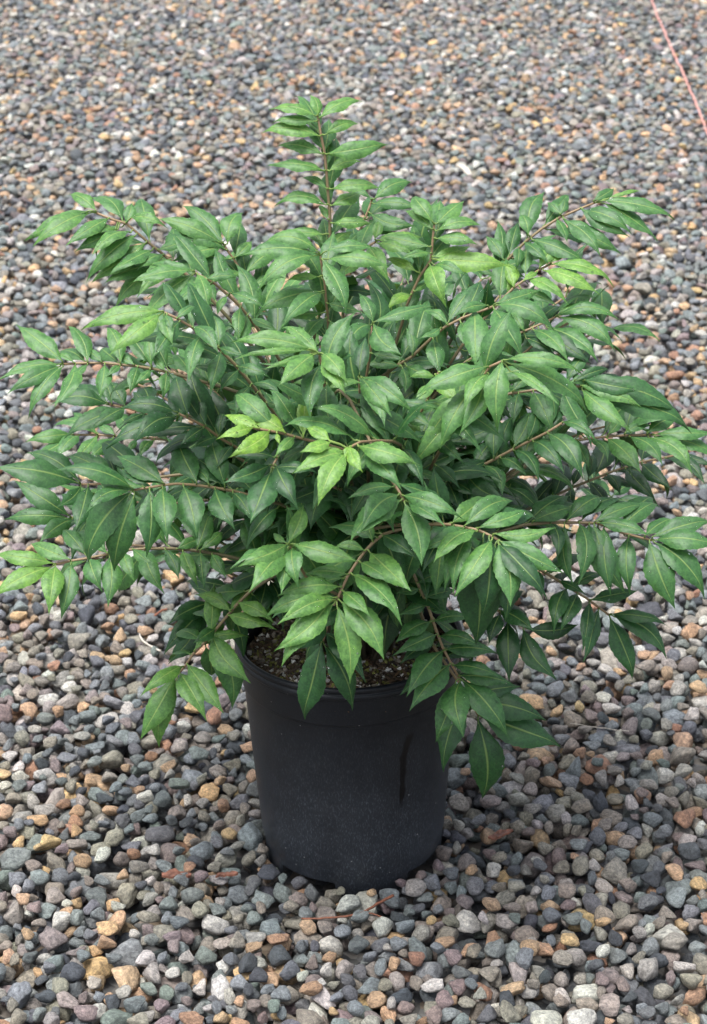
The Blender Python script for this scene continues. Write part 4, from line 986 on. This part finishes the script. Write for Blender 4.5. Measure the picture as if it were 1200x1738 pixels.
def pebble_meshes(n):
    """worn crushed stone: each a different set of broken faces, with rounded edges"""
    bm = bmesh.new()
    bmesh.ops.create_icosphere(bm, subdivisions=3, radius=1)
    D = np.array([v.co[:] for v in bm.verts])
    Fc = [tuple(v.index for v in f.verts) for f in bm.faces]
    bm.free()
    r = np.random.RandomState(4)
    out = []
    for i in range(n):
        m = r.randint(8, 14)
        N = r.normal(size=(m, 3))
        N /= np.linalg.norm(N, axis=1)[:, None]
        h = r.uniform(.55, 1.0, m)
        p = r.uniform(12, 22) if r.uniform() < .22 else r.uniform(30, 110)
        g = (np.maximum(D @ N.T, 0) / h) ** p
        R = (g.sum(1) + (1 / 1.3) ** p) ** (-1 / p)
        P = D * R[:, None]
        for amp, fq in ((.03, 3.0), (.016, 8.0)):
            k = r.normal(size=(3, 3)) * fq
            P *= (1 + amp * np.sin(P @ k + r.uniform(0, 6, 3)).sum(1))[:, None]
        P -= (P.max(0) + P.min(0)) / 2
        P /= (P.max(0) - P.min(0)) / 2
        me = bpy.data.meshes.new('pebble')
        me.from_pydata(P.tolist(), [], Fc)
        me.polygons.foreach_set('use_smooth', [True] * len(me.polygons))
        me.materials.append(M_PEB_I)
        out.append(me)
    return out

def drop_pebbles():
    """lets stones settle one by one into the bed: each takes the lowest of a few spots near its own"""
    r = np.random.RandomState(8)
    res = .003
    xm = half_width(Y1) + .05
    nx, ny = int(2 * xm / res), int((Y1 - Y0 + .1) / res)
    H = np.full((ny, nx), -.034)
    gy = (np.arange(ny) * res + Y0 - .05)[:, None]
    gx = (np.arange(nx) * res - xm)[None, :]
    H[(gx ** 2 + gy ** 2) < .1115 ** 2] = .5          # where the pot stands
    classes = []
    for i in range(90):
        a_ = .0131 * math.exp(r.normal() * .27)
        a_ = min(max(a_, .0062), .0235)
        b_ = a_ * r.uniform(.62, .95)
        c_ = a_ * r.uniform(.48, .78)
        yaw = r.uniform(0, math.pi)
        k = int(a_ / res) + 1
        yy, xx = np.mgrid[-k:k + 1, -k:k + 1] * res
        q = ((xx * math.cos(yaw) + yy * math.sin(yaw)) / a_) ** 2 + ((-xx * math.sin(yaw) + yy * math.cos(yaw)) / b_) ** 2
        inside = q < 1
        h = np.where(inside, c_ * np.sqrt(np.maximum(0, 1 - q)), -9.0)
        classes.append((a_, b_, c_, yaw, k, h, np.where(inside, h * .92, -9.0)))
    out = []
    area = 0.5 * (half_width(Y0) + half_width(Y1)) * 2 * (Y1 - Y0)
    passes = [(int(area / .00040), .004, 5), (int(area / .00034), .009, 6), (int(area / .0005), .012, 6), (int(area / .0007), .014, 6)]
    for n, lim, K in passes:
        ys = r.uniform(Y0, Y1, n)
        xs = r.uniform(-1, 1, n) * (W0 + .235 * (ys - Y0))
        # wide rows need as many stones per area as narrow ones
        keep = r.uniform(0, 1, n) < (W0 + .235 * (ys - Y0)) / half_width(Y1)
        extra = r.uniform(0, 1, n) < .999
        ys, xs = ys[keep & extra], xs[keep & extra]
        n2 = len(ys)
        cl = r.randint(0, 90, n2)
        J = r.uniform(-.016, .016, (n2, K, 2))
        tol = r.uniform(-.004, .004, n2)
        for i in range(n2):
            a_, b_, c_, yaw, k, h, hu = classes[cl[i]]
            best, bz = None, 1
            for j in range(K):
                cx = int((xs[i] + J[i, j, 0] + xm) / res)
                cy = int((ys[i] + J[i, j, 1] - Y0 + .05) / res)
                if cx < k or cy < k or cx >= nx - k or cy >= ny - k:
                    continue
                z = (H[cy - k:cy + k + 1, cx - k:cx + k + 1] + hu).max()
                if z < bz:
                    bz, best = z, (cx, cy)
            if best is None or bz + c_ > lim + .004 + tol[i]:
                continue
            cx, cy = best
            w = H[cy - k:cy + k + 1, cx - k:cx + k + 1]
            np.maximum(w, bz + h, out=w)
            out.append((cx * res - xm, cy * res + Y0 - .05, bz, a_, b_, c_, yaw))
    return out

stones = drop_pebbles()
print('pebbles', len(stones))

# ------------------------------------------------------------------ nursery pot
def build_pot():
    root = empty('nursery_pot')
    root.rotation_euler = (0, math.radians(-1.2), 0)
    tag(root, 'black plastic nursery pot with dusty wall and dark water run', 'pot')
    n = 144
    feet = [(-12, 37), (78, 127), (168, 217), (258, 307)]     # degrees from the front
    def lathe(name, prof, foot=False):
        V, Fc = [], []
        for i in range(n):
            deg = 360 * i / n
            an = math.radians(deg)
            low = any((deg - a0) % 360 <= (a1 - a0) for a0, a1 in feet)
            for (r, z) in prof:
                if foot and z < .004:
                    z = -.028 if low else -.008
                wob = 1 + .0035 * math.sin(2 * an + .6) * (z / .28)
                V.append((r * wob * math.sin(an), -r * wob * math.cos(an), z))
        m = len(prof)
        for i in range(n):
            j = (i + 1) % n
            for k in range(m - 1):
                Fc.append((i * m + k, j * m + k, j * m + k + 1, i * m + k + 1))
        return V, Fc
    wall = [(.1118, .0), (.1145, .004), (.1166, .014), (.1180, .027), (.1192, .045), (.1232, .10), (.1268, .15), (.1302, .2), (.1322, .2288),
            (.1328, .2302), (.1346, .2316), (.1350, .233), (.1372, .270), (.1374, .2745), (.1350, .2745), (.1330, .27), (.1292, .2), (.116, .05), (.1130, .034), (.1105, .02), (.1090, .009), (.1, .0085), (.0, .0085)]
    V, Fc = lathe('wall', wall, True)
    mesh_obj('pot_wall', V, Fc, M_POT, root)
    rim = [(.1362, .2685), (.1402, .2690), (.1413, .2705), (.1413, .2742), (.1405, .2756), (.1396, .2762), (.1396, .2785), (.1411, .2796), (.1417, .2815), (.1415, .2835), (.1403, .2848), (.1380, .2852), (.1356, .2845), (.1345, .2825), (.1342, .2700), (.1362, .2685)]
    V, Fc = lathe('rim', rim)
    mesh_obj('rim', V, Fc, M_POT, root)
    return root
pot = build_pot()

# ------------------------------------------------------------------ potting soil
def build_soil():
    r = random.Random(3)
    V, Fc, C = [], [], []
    R = .1338
    rings, seg = 22, 72
    def hz(x, y):
        return .2585 + .004 * math.sin(31 * x + 1) * math.cos(27 * y) + .003 * math.sin(83 * x + 47 * y) - .35 * max(0, math.hypot(x, y) - .10) * .3
    V.append((0, 0, hz(0, 0)))
    for i in range(1, rings + 1):
        for k in range(seg):
            an = 2 * math.pi * k / seg
            rr = R * i / rings
            V.append((rr * math.cos(an), rr * math.sin(an), hz(rr * math.cos(an), rr * math.sin(an))))
    for k in range(seg):
        Fc.append((0, 1 + k, 1 + (k + 1) % seg))
    for i in range(rings - 1):
        for k in range(seg):
            a_ = 1 + i * seg
            Fc.append((a_ + k, a_ + seg + k, a_ + seg + (k + 1) % seg, a_ + (k + 1) % seg))
    C = [(.045, .033, .022)] * len(V)
    octa = [(1, 0, 0), (0, 1, 0), (-1, 0, 0), (0, -1, 0), (0, 0, 1), (0, 0, -1)]
    of = [(0, 1, 4), (1, 2, 4), (2, 3, 4), (3, 0, 4), (1, 0, 5), (2, 1, 5), (3, 2, 5), (0, 3, 5)]
    kinds = [(.46, (.07, .045, .026), .0035, (1.9, .7, .5)), (.16, (.10, .06, .03), .004, (2.2, .6, .4)), (.22, (.19, .19, .045), .0036, (1, .8, .7)),
             (.06, (.6, .58, .54), .0036, (1, 1, .9)), (.10, (.27, .23, .18), .004, (1.2, .9, .8))]
    for i in range(3600):
        k = r.random()
        for w, c, s, sh in kinds:
            k -= w
            if k <= 0:
                break
        rr = (R - .004) * math.sqrt(r.random())
        an = r.uniform(0, 2 * math.pi)
        x, y = rr * math.cos(an), rr * math.sin(an)
        s *= r.uniform(.5, 1.5)
        rot = Euler((r.uniform(-.7, .7), r.uniform(-.7, .7), r.uniform(0, 6.3))).to_matrix()
        b = len(V)
        j = r.uniform(.6, 1.4)
        for o in octa:
            p = rot @ Vector((o[0] * sh[0] * r.uniform(.7, 1.2), o[1] * sh[1] * r.uniform(.7, 1.2), o[2] * sh[2])) * s
            V.append((x + p.x, y + p.y, hz(x, y) + p.z + s * .25))
            C.append(tuple(v * j for v in c))
        Fc += [tuple(b + q for q in f) for f in of]
    o = mesh_obj('potting_soil', V, Fc, M_SOIL, smooth=False)
    at_ = o.data.color_attributes.new('col', 'FLOAT_COLOR', 'POINT')
    at_.data.foreach_set('color', [v for c in C for v in (*c, 1)])
    tag(o, 'dark crumbly potting soil with pale grit inside the black pot', 'soil', kind='stuff')
build_soil()

# ------------------------------------------------------------------ shrub
def bezier(p0, p1, p2, p3, n):
    out = []
    for i in range(n + 1):
        t = i / n
        out.append(p0 * (1 - t) ** 3 + p1 * 3 * t * (1 - t) ** 2 + p2 * 3 * t * t * (1 - t) + p3 * t ** 3)
    return out

OUT_T = [0, .04, .10, .18, .28, .38, .46, .56, .66, .75, .83, .89, .95, 1]
OUT_W = [.03, .09, .27, .56, .86, .99, 1, .93, .76, .54, .32, .175, .07, .0]
NL, NU = 20, 6
def leaf_geometry(node, base, tip, wr, r, up=Vector((0, -.45, .85))):
    """blade with V fold, arch, wavy toothed margin, plus its stalk; verts, faces, uvs"""
    node, base, tip = Vector(node), Vector(base), Vector(tip)
    d = tip - base
    L = max(d.length, .012) * r.uniform(1.05, 1.17)
    d.normalize()
    nrm = up + Vector((r.gauss(0, .16), r.gauss(0, .12), r.gauss(0, .1)))
    nrm = nrm - d * nrm.dot(d)
    if nrm.length < .15:
        nrm = Vector((0, -1, .2)) - d * Vector((0, -1, .2)).dot(d)
    nrm.normalize()
    s = d.cross(nrm)
    arch = r.uniform(.04, .17)
    fold = math.radians(r.uniform(2, 17))
    wav, ph = r.uniform(.006, .022), r.uniform(0, 6.3)
    curl = r.gauss(0, .05)
    tipb = r.uniform(.0, .15)
    twist = math.radians(r.gauss(0, 13))
    hw = wr * L * (.45 - .045 * min(1, max(0, (base.z - .25) / .25))) * r.uniform(.92, 1.12)
    V, Fc, UV = [], [], []
    for i in range(NL + 1):
        t = i / NL
        w = float(np.interp(t, OUT_T, OUT_W)) * hw
        c = base + d * (L * t) + nrm * (arch * L * 4 * t * (1 - t) * (1.15 - .3 * t)) - nrm * (tipb * L * max(0, (t - .72) / .28) ** 2) + s * (curl * L * math.sin(math.pi * t))
        tw = twist * (t - .3)
        sd = s * math.cos(tw) + nrm * math.sin(tw)
        nn = nrm * math.cos(tw) - s * math.sin(tw)
        for k in range(NU + 1):
            u = (k / NU) * 2 - 1
            au = abs(u)
            x = u * w
            if k in (0, NU):
                x *= 1 + (.035 if i % 2 else -.03)
            zz = au * w * math.sin(fold) * 1.1 - (au ** 3) * w * .32 + wav * L * math.sin(5 * math.pi * t + ph + (1.2 if u > 0 else 0)) * au * au
            V.append(c + sd * (x * math.cos(fold)) + nn * zz)
            UV.append((k / NU, t))
    for i in range(NL):
        for k in range(NU):
            a_ = i * (NU + 1) + k
            Fc.append((a_, a_ + 1, a_ + NU + 2, a_ + NU + 1))
    b0 = len(V)
    m = base + d * (L * .05) + nrm * (arch * L * .2)
    if (m - node).length < 1e-4:
        node = m - d * .004
    path = [node, (node + base) / 2 + Vector((0, 0, .001)), base, m]
    tv, tf = tube(path, [.0011, .001, .0009, .0006], 5, cap=False)
    V += tv
    UV += [(.5, .02)] * len(tv)
    Fc += [tuple(b0 + q for q in f) for f in tf]
    return V, Fc, UV, nrm

def leaf_mesh(name, parts, parent):
    """one mesh of one or several leaves, UVs and tint attribute"""
    V, Fc, UV, T = [], [], [], []
    for v, f, uv, tint in parts:
        b = len(V)
        V += v
        Fc += [tuple(b + q for q in x) for x in f]
        UV += uv
        T += [tint] * len(v)
    o = mesh_obj(name, V, Fc, M_LEAF, parent)
    me = o.data
    at_ = me.attributes.new('tint', 'FLOAT', 'POINT')
    at_.data.foreach_set('value', T)
    ul = me.uv_layers.new(name='UVMap')
    idx = np.empty(len(me.loops), dtype=np.int32)
    me.loops.foreach_get('vertex_index', idx)
    ul.data.foreach_set('uv', np.array(UV, dtype=np.float32)[idx].ravel())
    return o

def build_shrub():
    r = random.Random(21)
    root = empty('shrub', (0, 0, .2585))
    tag(root, 'bushy green shrub with pointed glossy wet leaves growing in black pot', 'shrub')
    off = Vector((0, 0, .2585))
    branches, leaves = [], []          # leaves: (branch index, node, base, tip, width, tint, up)
    for bi, pts in enumerate(BRANCHES):
        P = [Vector(p) for p in pts]
        q = P[-1]
        an = r.uniform(0, 6.283)
        g = Vector((.028 * math.cos(an) + q.x * .06, .028 * math.sin(an) + q.y * .06, .254))
        dist = (q - g).length
        d0 = (P[-1] - P[-2]).normalized()
        inner = bezier(q, q + d0 * dist * .33, g + Vector((q.x * .16, q.y * .16, dist * .42)), g, 12)
        full = P + inner[1:]
        branches.append(full)
        # leaf pairs on the inner, shaded run of the branch
        acc, side = 0.0, r.uniform(0, 3.14)
        for a_, b_ in zip(inner, inner[1:]):
            acc += (b_ - a_).length
            if acc > .019 and (b_.z > .42 or (b_.z > .33 and b_.y > -.02)):
                acc = 0
                side += math.pi / 2
                ax = (a_ - b_).normalized()
                e1 = ax.orthogonal().normalized()
                e2 = ax.cross(e1)
                for sg in (1, -1):
                    out = (e1 * math.cos(side) + e2 * math.sin(side)) * sg
                    dr = (out * .85 + ax * .55 + Vector((0, 0, -.15)) + Vector((r.gauss(0, .15), r.gauss(0, .15), r.gauss(0, .15)))).normalized()
                    L = r.uniform(.055, .085)
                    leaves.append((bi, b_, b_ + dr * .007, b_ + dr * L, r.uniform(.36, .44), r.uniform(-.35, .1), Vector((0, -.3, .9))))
    for lf in LEAVES:
        leaves.append((int(lf[0]), Vector(lf[1:4]), Vector(lf[4:7]), Vector(lf[7:10]), lf[10], lf[11], Vector((0, -.6, .78))))
    # the other pairs of each outer run: leaves behind and under the stem
    for bi, pts in enumerate(BRANCHES):
        P = [Vector(p) for p in pts]
        bt = [lf[11] for lf in LEAVES if lf[0] == bi]
        bt = sum(bt) / len(bt)
        acc = .0
        for a_, b_ in zip(P, P[1:]):
            ax = (a_ - b_)
            acc += ax.length
            ax.normalize()
            if acc > .019:
                acc = 0
                for out, pr in ((Vector((0, .9, .25)), .9), (Vector((0, .35, -.8)), .5)):
                    if r.random() > pr:
                        continue
                    out = out - ax * out.dot(ax)
                    dr = (out.normalized() * .8 + ax * .6 + Vector((r.gauss(0, .2), r.gauss(0, .1), r.gauss(0, .15)))).normalized()
                    L = r.uniform(.055, .08)
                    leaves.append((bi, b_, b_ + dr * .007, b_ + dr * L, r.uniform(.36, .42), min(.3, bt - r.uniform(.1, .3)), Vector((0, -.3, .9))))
    # shoots on the far side of the crown
    for i in range(42):
        an = math.radians(r.uniform(-15, 195))
        ht = r.uniform(.34, .70)
        rad = r.uniform(.16, .36) * (1.05 - abs(ht - .55) * .9)
        tip = Vector((rad * math.cos(an), abs(rad * math.sin(an)) * .95 + .06, ht))
        g = Vector((r.gauss(0, .018) + tip.x * .06, r.gauss(0, .018) + .01, .254))
        mid = Vector((tip.x * .3, tip.y * .3, g.z + (tip.z - g.z) * .65))
        full = bezier(tip, tip * .6 + mid * .4 + Vector((0, 0, .03)), mid, g, 16)
        bi = len(branches)
        branches.append(full)
        acc, side = 1.0, r.uniform(0, 3.14)
        tint = r.uniform(-.2, .35)
        for a_, b_ in zip(full, full[1:]):
            acc += (b_ - a_).length
            if acc > .028 and a_.z > .37:
                acc = 0
                side += math.pi / 2
                ax = (a_ - b_).normalized()
                e1 = ax.orthogonal().normalized()
                e2 = ax.cross(e1)
                for sg in (1, -1):
                    out = (e1 * math.cos(side) + e2 * math.sin(side)) * sg
                    dr = (out * .8 + ax * .7 + Vector((0, .05, -.15)) + Vector((r.gauss(0, .15), r.gauss(0, .15), r.gauss(0, .15)))).normalized()
                    L = r.uniform(.06, .085)
                    leaves.append((bi, a_, a_ + dr * .007, a_ + dr * L, r.uniform(.36, .44), tint + r.uniform(-.1, .1), Vector((0, 0, .95))))
    # branches
    bobj = []
    for full in branches:
        n = len(full)
        Ls = [0]
        for a_, b_ in zip(full, full[1:]):
            Ls.append(Ls[-1] + (b_ - a_).length)
        path, rad = [], []
        for p, l in zip(full, Ls):
            path.append(p - off)
            rad.append(.00135 + .0022 * (l / .6))
        V, Fc = tube(path, rad, 8)
        o = mesh_obj('branch', V, Fc, M_BARK, root)
        at_ = o.data.attributes.new('age', 'FLOAT', 'POINT')
        at_.data.foreach_set('value', [min(1, l / .32) for l in Ls for _ in range(8)])
        if len(bobj) < len(BRANCHES):
            bt = [lf[11] for lf in LEAVES if lf[0] == len(bobj)]
            if sum(bt) / len(bt) > .75:
                o['label'] = 'short shoot with bright yellow-green young leaves'
        bobj.append(o)
    # leaf shapes
    geo = []
    for (bi, nd, b_, t_, w, ti, up) in leaves:
        V, Fc, UV, nrm = leaf_geometry(nd - off, b_ - off, t_ - off, w, r, up)
        geo.append((V, Fc, UV, ti))
    # how much of each leaf can be seen: rays from the camera to points of the blade
    AV, AF, owner = [], [], []
    for li, (V, Fc, UV, ti) in enumerate(geo):
        b = len(AV)
        AV += V
        AF += [tuple(b + q for q in x) for x in Fc]
        owner += [li] * len(Fc)
    bvh = BVHTree.FromPolygons(AV, AF)
    cl = CAMV - off
    score = []
    for li, (V, Fc, UV, ti) in enumerate(geo):
        seen = area = 0
        for i in range(1, NL, 2):
            for k in (1, 3, 5):
                p = V[i * (NU + 1) + k]
                if not in_view(p + off):
                    continue
                hit = bvh.ray_cast(cl, (p - cl).normalized(), 20)
                if hit[2] is not None and owner[hit[2]] == li:
                    seen += 1
        c0, c1, c2 = V[0], V[NL * (NU + 1)], None
        m = (NL // 2) * (NU + 1)
        vd = (V[m] - cl).normalized()
        area = (c1 - c0).cross(V[m + NU] - V[m]).dot(vd)
        score.append((seen / 30 * abs(area), li))
    score.sort(reverse=True)
    shown = {li for s_, li in score[:300]}
    for li, (V, Fc, UV, ti) in enumerate(geo):
        if li in shown:
            leaf_mesh('leaf', [(V, Fc, UV, ti)], bobj[leaves[li][0]])
    tag(leaf_mesh('foliage', [g_ for li, g_ in enumerate(geo) if li not in shown], root), kind='stuff')
    print('leaves', len(geo), 'seen', sum(1 for s_, li in score if s_ > 0))
    # rain drops on the blades
    DV, DF = [], []
    for s_, li in score[:430]:
        V, Fc, UV, ti = geo[li]
        for q in range(r.randint(10, 34)):
            i, k = r.randint(2, NL - 3), r.randint(0, NU - 1)
            a_ = V[i * (NU + 1) + k]
            ex, ey = V[i * (NU + 1) + k + 1] - a_, V[(i + 1) * (NU + 1) + k] - a_
            nn = ex.cross(ey)
            if nn.length < 1e-10:
                continue
            nn.normalize()
            c = a_ + ex * r.random() + ey * r.random()
            ex = ex.normalized()
            ey = nn.cross(ex)
            R = min(.0015, .00058 * math.exp(r.gauss(0, .42)))
            b = len(DV)
            for rr, hh in ((1, -.25), (.8, .38)):
                for z in range(6):
                    an = z * math.pi / 3
                    DV.append(c + (ex * math.cos(an) * rr + ey * math.sin(an) * rr * 1.1) * R + nn * (R * hh))
            DV.append(c + nn * R * .68)
            for z in range(6):
                z2 = (z + 1) % 6
                DF.append((b + z, b + z2, b + 6 + z2, b + 6 + z))
                DF.append((b + 6 + z, b + 6 + z2, b + 12))
            DF.append(tuple(b + z for z in range(5, -1, -1)))
    tag(mesh_obj('water_droplets', DV, DF, M_WATER, root), kind='stuff')
    return bvh, off
leaf_bvh, leaf_off = build_shrub()

# ------------------------------------------------------------------ the stones: 300 that show largest singly, the rest as one bed
def build_stones():
    r = random.Random(17)
    shapes = pebble_meshes(48)
    rec = []
    for (x, y, z, a_, b_, c_, yaw) in stones:
        rec.append(((x, y, z), (r.gauss(0, .22), r.gauss(0, .22), yaw + (math.pi if r.random() < .5 else 0)), (a_ * .985, b_ * .985, c_ * 1.03), r.randrange(48), pebble_colour(r)))
    cand = []
    for i, (p, ro, sc, k, c) in enumerate(rec):
        v = in_view((p[0], p[1], p[2] + GZ))
        if not v or p[2] + sc[2] < .004 or v[2] > 3.3:
            continue
        cand.append((sc[0] * sc[1] / v[2] ** 2 * (1 + 30 * min(.01, p[2] + sc[2])), i))
    cand.sort(reverse=True)
    single = []
    for s_, i in cand:
        if len(single) == 300:
            break
        p = Vector(rec[i][0]) + Vector((0, 0, GZ))
        cl = CAMV - leaf_off
        t_ = p - leaf_off
        if leaf_bvh.ray_cast(cl, (t_ - cl).normalized(), (t_ - cl).length)[0] is None and not (abs(p.x) < .14 and p.y > 0 and p.y < .7):
            single.append(i)
    chosen = set(single)
    for i in single:
        p, ro, sc, k, c = rec[i]
        o = bpy.data.objects.new('pebble', shapes[k])
        col.objects.link(o)
        o.parent = ground
        o.location, o.rotation_euler, o.scale = p, ro, sc
        o.color = (*c, 1)
        o.material_slots[0].link = 'OBJECT'
        o.material_slots[0].material = M_PEB_O
    rest = [q for i, q in enumerate(rec) if i not in chosen]
    me = bpy.data.meshes.new('loose_gravel')
    me.from_pydata([q[0] for q in rest], [], [])
    def attr(name, typ, key, vals):
        a_ = me.attributes.new(name, typ, 'POINT')
        a_.data.foreach_set(key, vals)
    attr('rot', 'FLOAT_VECTOR', 'vector', [v for q in rest for v in q[1]])
    attr('scl', 'FLOAT_VECTOR', 'vector', [v for q in rest for v in q[2]])
    attr('idx', 'INT', 'value', [q[3] for q in rest])
    attr('col', 'FLOAT_COLOR', 'color', [v for q in rest for v in (*q[4], 1)])
    o = bpy.data.objects.new('loose_gravel', me)
    col.objects.link(o)
    o.parent = ground
    tag(o, kind='stuff')
    kit = bpy.data.collections.new('stone_shapes')
    for i, s_ in enumerate(shapes):
        kit.objects.link(bpy.data.objects.new('stone_shape_%02d' % i, s_))
    ng = bpy.data.node_groups.new('scatter_stones', 'GeometryNodeTree')
    ng.interface.new_socket('Geometry', in_out='INPUT', socket_type='NodeSocketGeometry')
    ng.interface.new_socket('Geometry', in_out='OUTPUT', socket_type='NodeSocketGeometry')
    N, Lk = ng.nodes, ng.links
    gi, go = N.new('NodeGroupInput'), N.new('NodeGroupOutput')
    ci = N.new('GeometryNodeCollectionInfo')
    ci.inputs['Collection'].default_value = kit
    ci.inputs['Separate Children'].default_value = True
    ci.inputs['Reset Children'].default_value = True
    ip = N.new('GeometryNodeInstanceOnPoints')
    def named(nm, dt):
        a_ = N.new('GeometryNodeInputNamedAttribute')
        a_.data_type = dt
        a_.inputs['Name'].default_value = nm
        return a_.outputs['Attribute']
    Lk.new(gi.outputs[0], ip.inputs['Points'])
    Lk.new(ci.outputs[0], ip.inputs['Instance'])
    ip.inputs['Pick Instance'].default_value = True
    Lk.new(named('idx', 'INT'), ip.inputs['Instance Index'])
    e2r = N.new('FunctionNodeEulerToRotation')
    Lk.new(named('rot', 'FLOAT_VECTOR'), e2r.inputs[0])
    Lk.new(e2r.outputs[0], ip.inputs['Rotation'])
    Lk.new(named('scl', 'FLOAT_VECTOR'), ip.inputs['Scale'])
    Lk.new(ip.outputs[0], go.inputs[0])
    md = o.modifiers.new('stones', 'NODES')
    md.node_group = ng
build_stones()

# ------------------------------------------------------------------ litter on the gravel
def strand(name, pts, r0, r1, mat, parent=None, sub=6, jit=.0, seed=1, sides=6):
    r = random.Random(seed)
    P = [Vector(p) if parent else Vector(p) + Vector((0, 0, GZ)) for p in pts]
    path = []
    for i in range(len(P) - 1):
        p0, p1, p2, p3 = P[max(i - 1, 0)], P[i], P[i + 1], P[min(i + 2, len(P) - 1)]
        for k in range(sub):
            t = k / sub
            q = .5 * (2 * p1 + (p2 - p0) * t + (2 * p0 - 5 * p1 + 4 * p2 - p3) * t * t + (3 * p1 - p0 - 3 * p2 + p3) * t ** 3)
            path.append(q + Vector((r.gauss(0, jit), r.gauss(0, jit), r.gauss(0, jit))))
    path.append(P[-1])
    n = len(path)
    V, Fc = tube(path, [r0 + (r1 - r0) * i / (n - 1) for i in range(n)], sides)
    return mesh_obj(name, V, Fc, mat, parent)

s = strand('string', [(1.035, 6.1, .014), (.994, 5.049, .014), (.971, 4.427, .016), (.96, 3.906, .014), (.94, 3.363, .016), (.928, 3.054, .013), (.915, 2.5, .012)], .0028, .0028, M_STRING, sub=20, jit=.0012, seed=4)
tag(s, 'thin pink string stretched straight across the gravel', 'string')
tw = empty('twig', (-.063, -.191, .012 + GZ))
tag(tw, 'slender forked red-brown twig lying in front of the black pot', 'twig')
def rel(pts, o):
    return [Vector(p) - Vector(o) for p in pts]
o0 = (-.063, -.191, .012)
strand('twig_stem', rel([(-.063, -.191, .012), (-.028, -.194, .015), (.007, -.187, .016), (.029, -.169, .018), (.049, -.154, .02)], o0), .0011, .0019, M_TWIG, tw, jit=.0003)
strand('side_twig', rel([(.012, -.184, .016), (.024, -.189, .017), (.036, -.192, .014)], o0), .0013, .0008, M_TWIG, tw, jit=.0002)
def sliver(name, loc, size, rz, label, cat, mat, group=None, seed=0):
    r = random.Random(seed)
    bm = bmesh.new()
    bmesh.ops.create_grid(bm, x_segments=8, y_segments=4, size=1)
    for v in bm.verts:
        v.co.x, v.co.y = v.co.x * size[0] / 2 * (1 + r.uniform(-.12, .12)), v.co.y * size[1] / 2 * (1 - .5 * abs(v.co.x)) * (1 + r.uniform(-.3, .3))
        v.co.z = r.uniform(-.0012, .0012) + 9 * v.co.y ** 2 - 4 * v.co.x ** 2
    ex = bmesh.ops.extrude_face_region(bm, geom=bm.faces[:])
    for v in [g_ for g_ in ex['geom'] if isinstance(g_, bmesh.types.BMVert)]:
        v.co.z += size[2]
    bmesh.ops.recalc_face_normals(bm, faces=bm.faces[:])
    me = bpy.data.meshes.new(name)
    bm.to_mesh(me)
    bm.free()
    me.materials.append(mat)
    o = bpy.data.objects.new(name, me)
    col.objects.link(o)
    o.location, o.rotation_euler = (loc[0], loc[1], loc[2] + GZ), (r.uniform(-.2, .2), r.uniform(-.2, .2), rz)
    tag(o, label, cat, group)
sliver('bark_chip', (-.221, -.099, .012), (.036, .017, .003), .2, 'broad reddish bark flake on the gravel left of the pot', 'bark chip', M_CHIP, seed=1)
sliver('bark_chip', (-.158, -.099, .012), (.026, .008, .003), -.1, 'narrow rusty bark sliver close beside the pot', 'bark chip', M_CHIP, seed=2)
sliver('bark_chip', (.189, -.01, .013), (.032, .013, .003), .5, 'curled dark red bark flake on the gravel right of the pot', 'bark chip', M_CHIP, seed=3)
sliver('wood_sliver', (.281, 3.0, .014), (.10, .02, .004), -1.2, 'pale wood sliver lying on gravel behind the shrub', 'wood sliver', M_STRAW, seed=4)
tag(strand('dry_stalk', [(-.323, .535, .014), (-.312, .505, .016), (-.287, .483, .013)], .0012, .0016, M_STRAW, seed=2, jit=.0003), 'pale bent dry stalk on gravel beside a drooping branch', 'stalk')
tag(strand('dry_filament', [(.303, .272, .013), (.336, .255, .017), (.383, .249, .014)], .0005, .0006, M_STRAW, seed=3, jit=.0004), 'hair-thin white plant fibre lying across gravel stones', 'fibre')
tag(strand('reddish_stick', [(-.306, .592, .013), (-.297, .603, .016), (-.288, .616, .014)], .0022, .0016, M_TWIG, seed=5, jit=.0003), 'short stubby red-brown stick among gravel behind the drooping branch', 'stick')
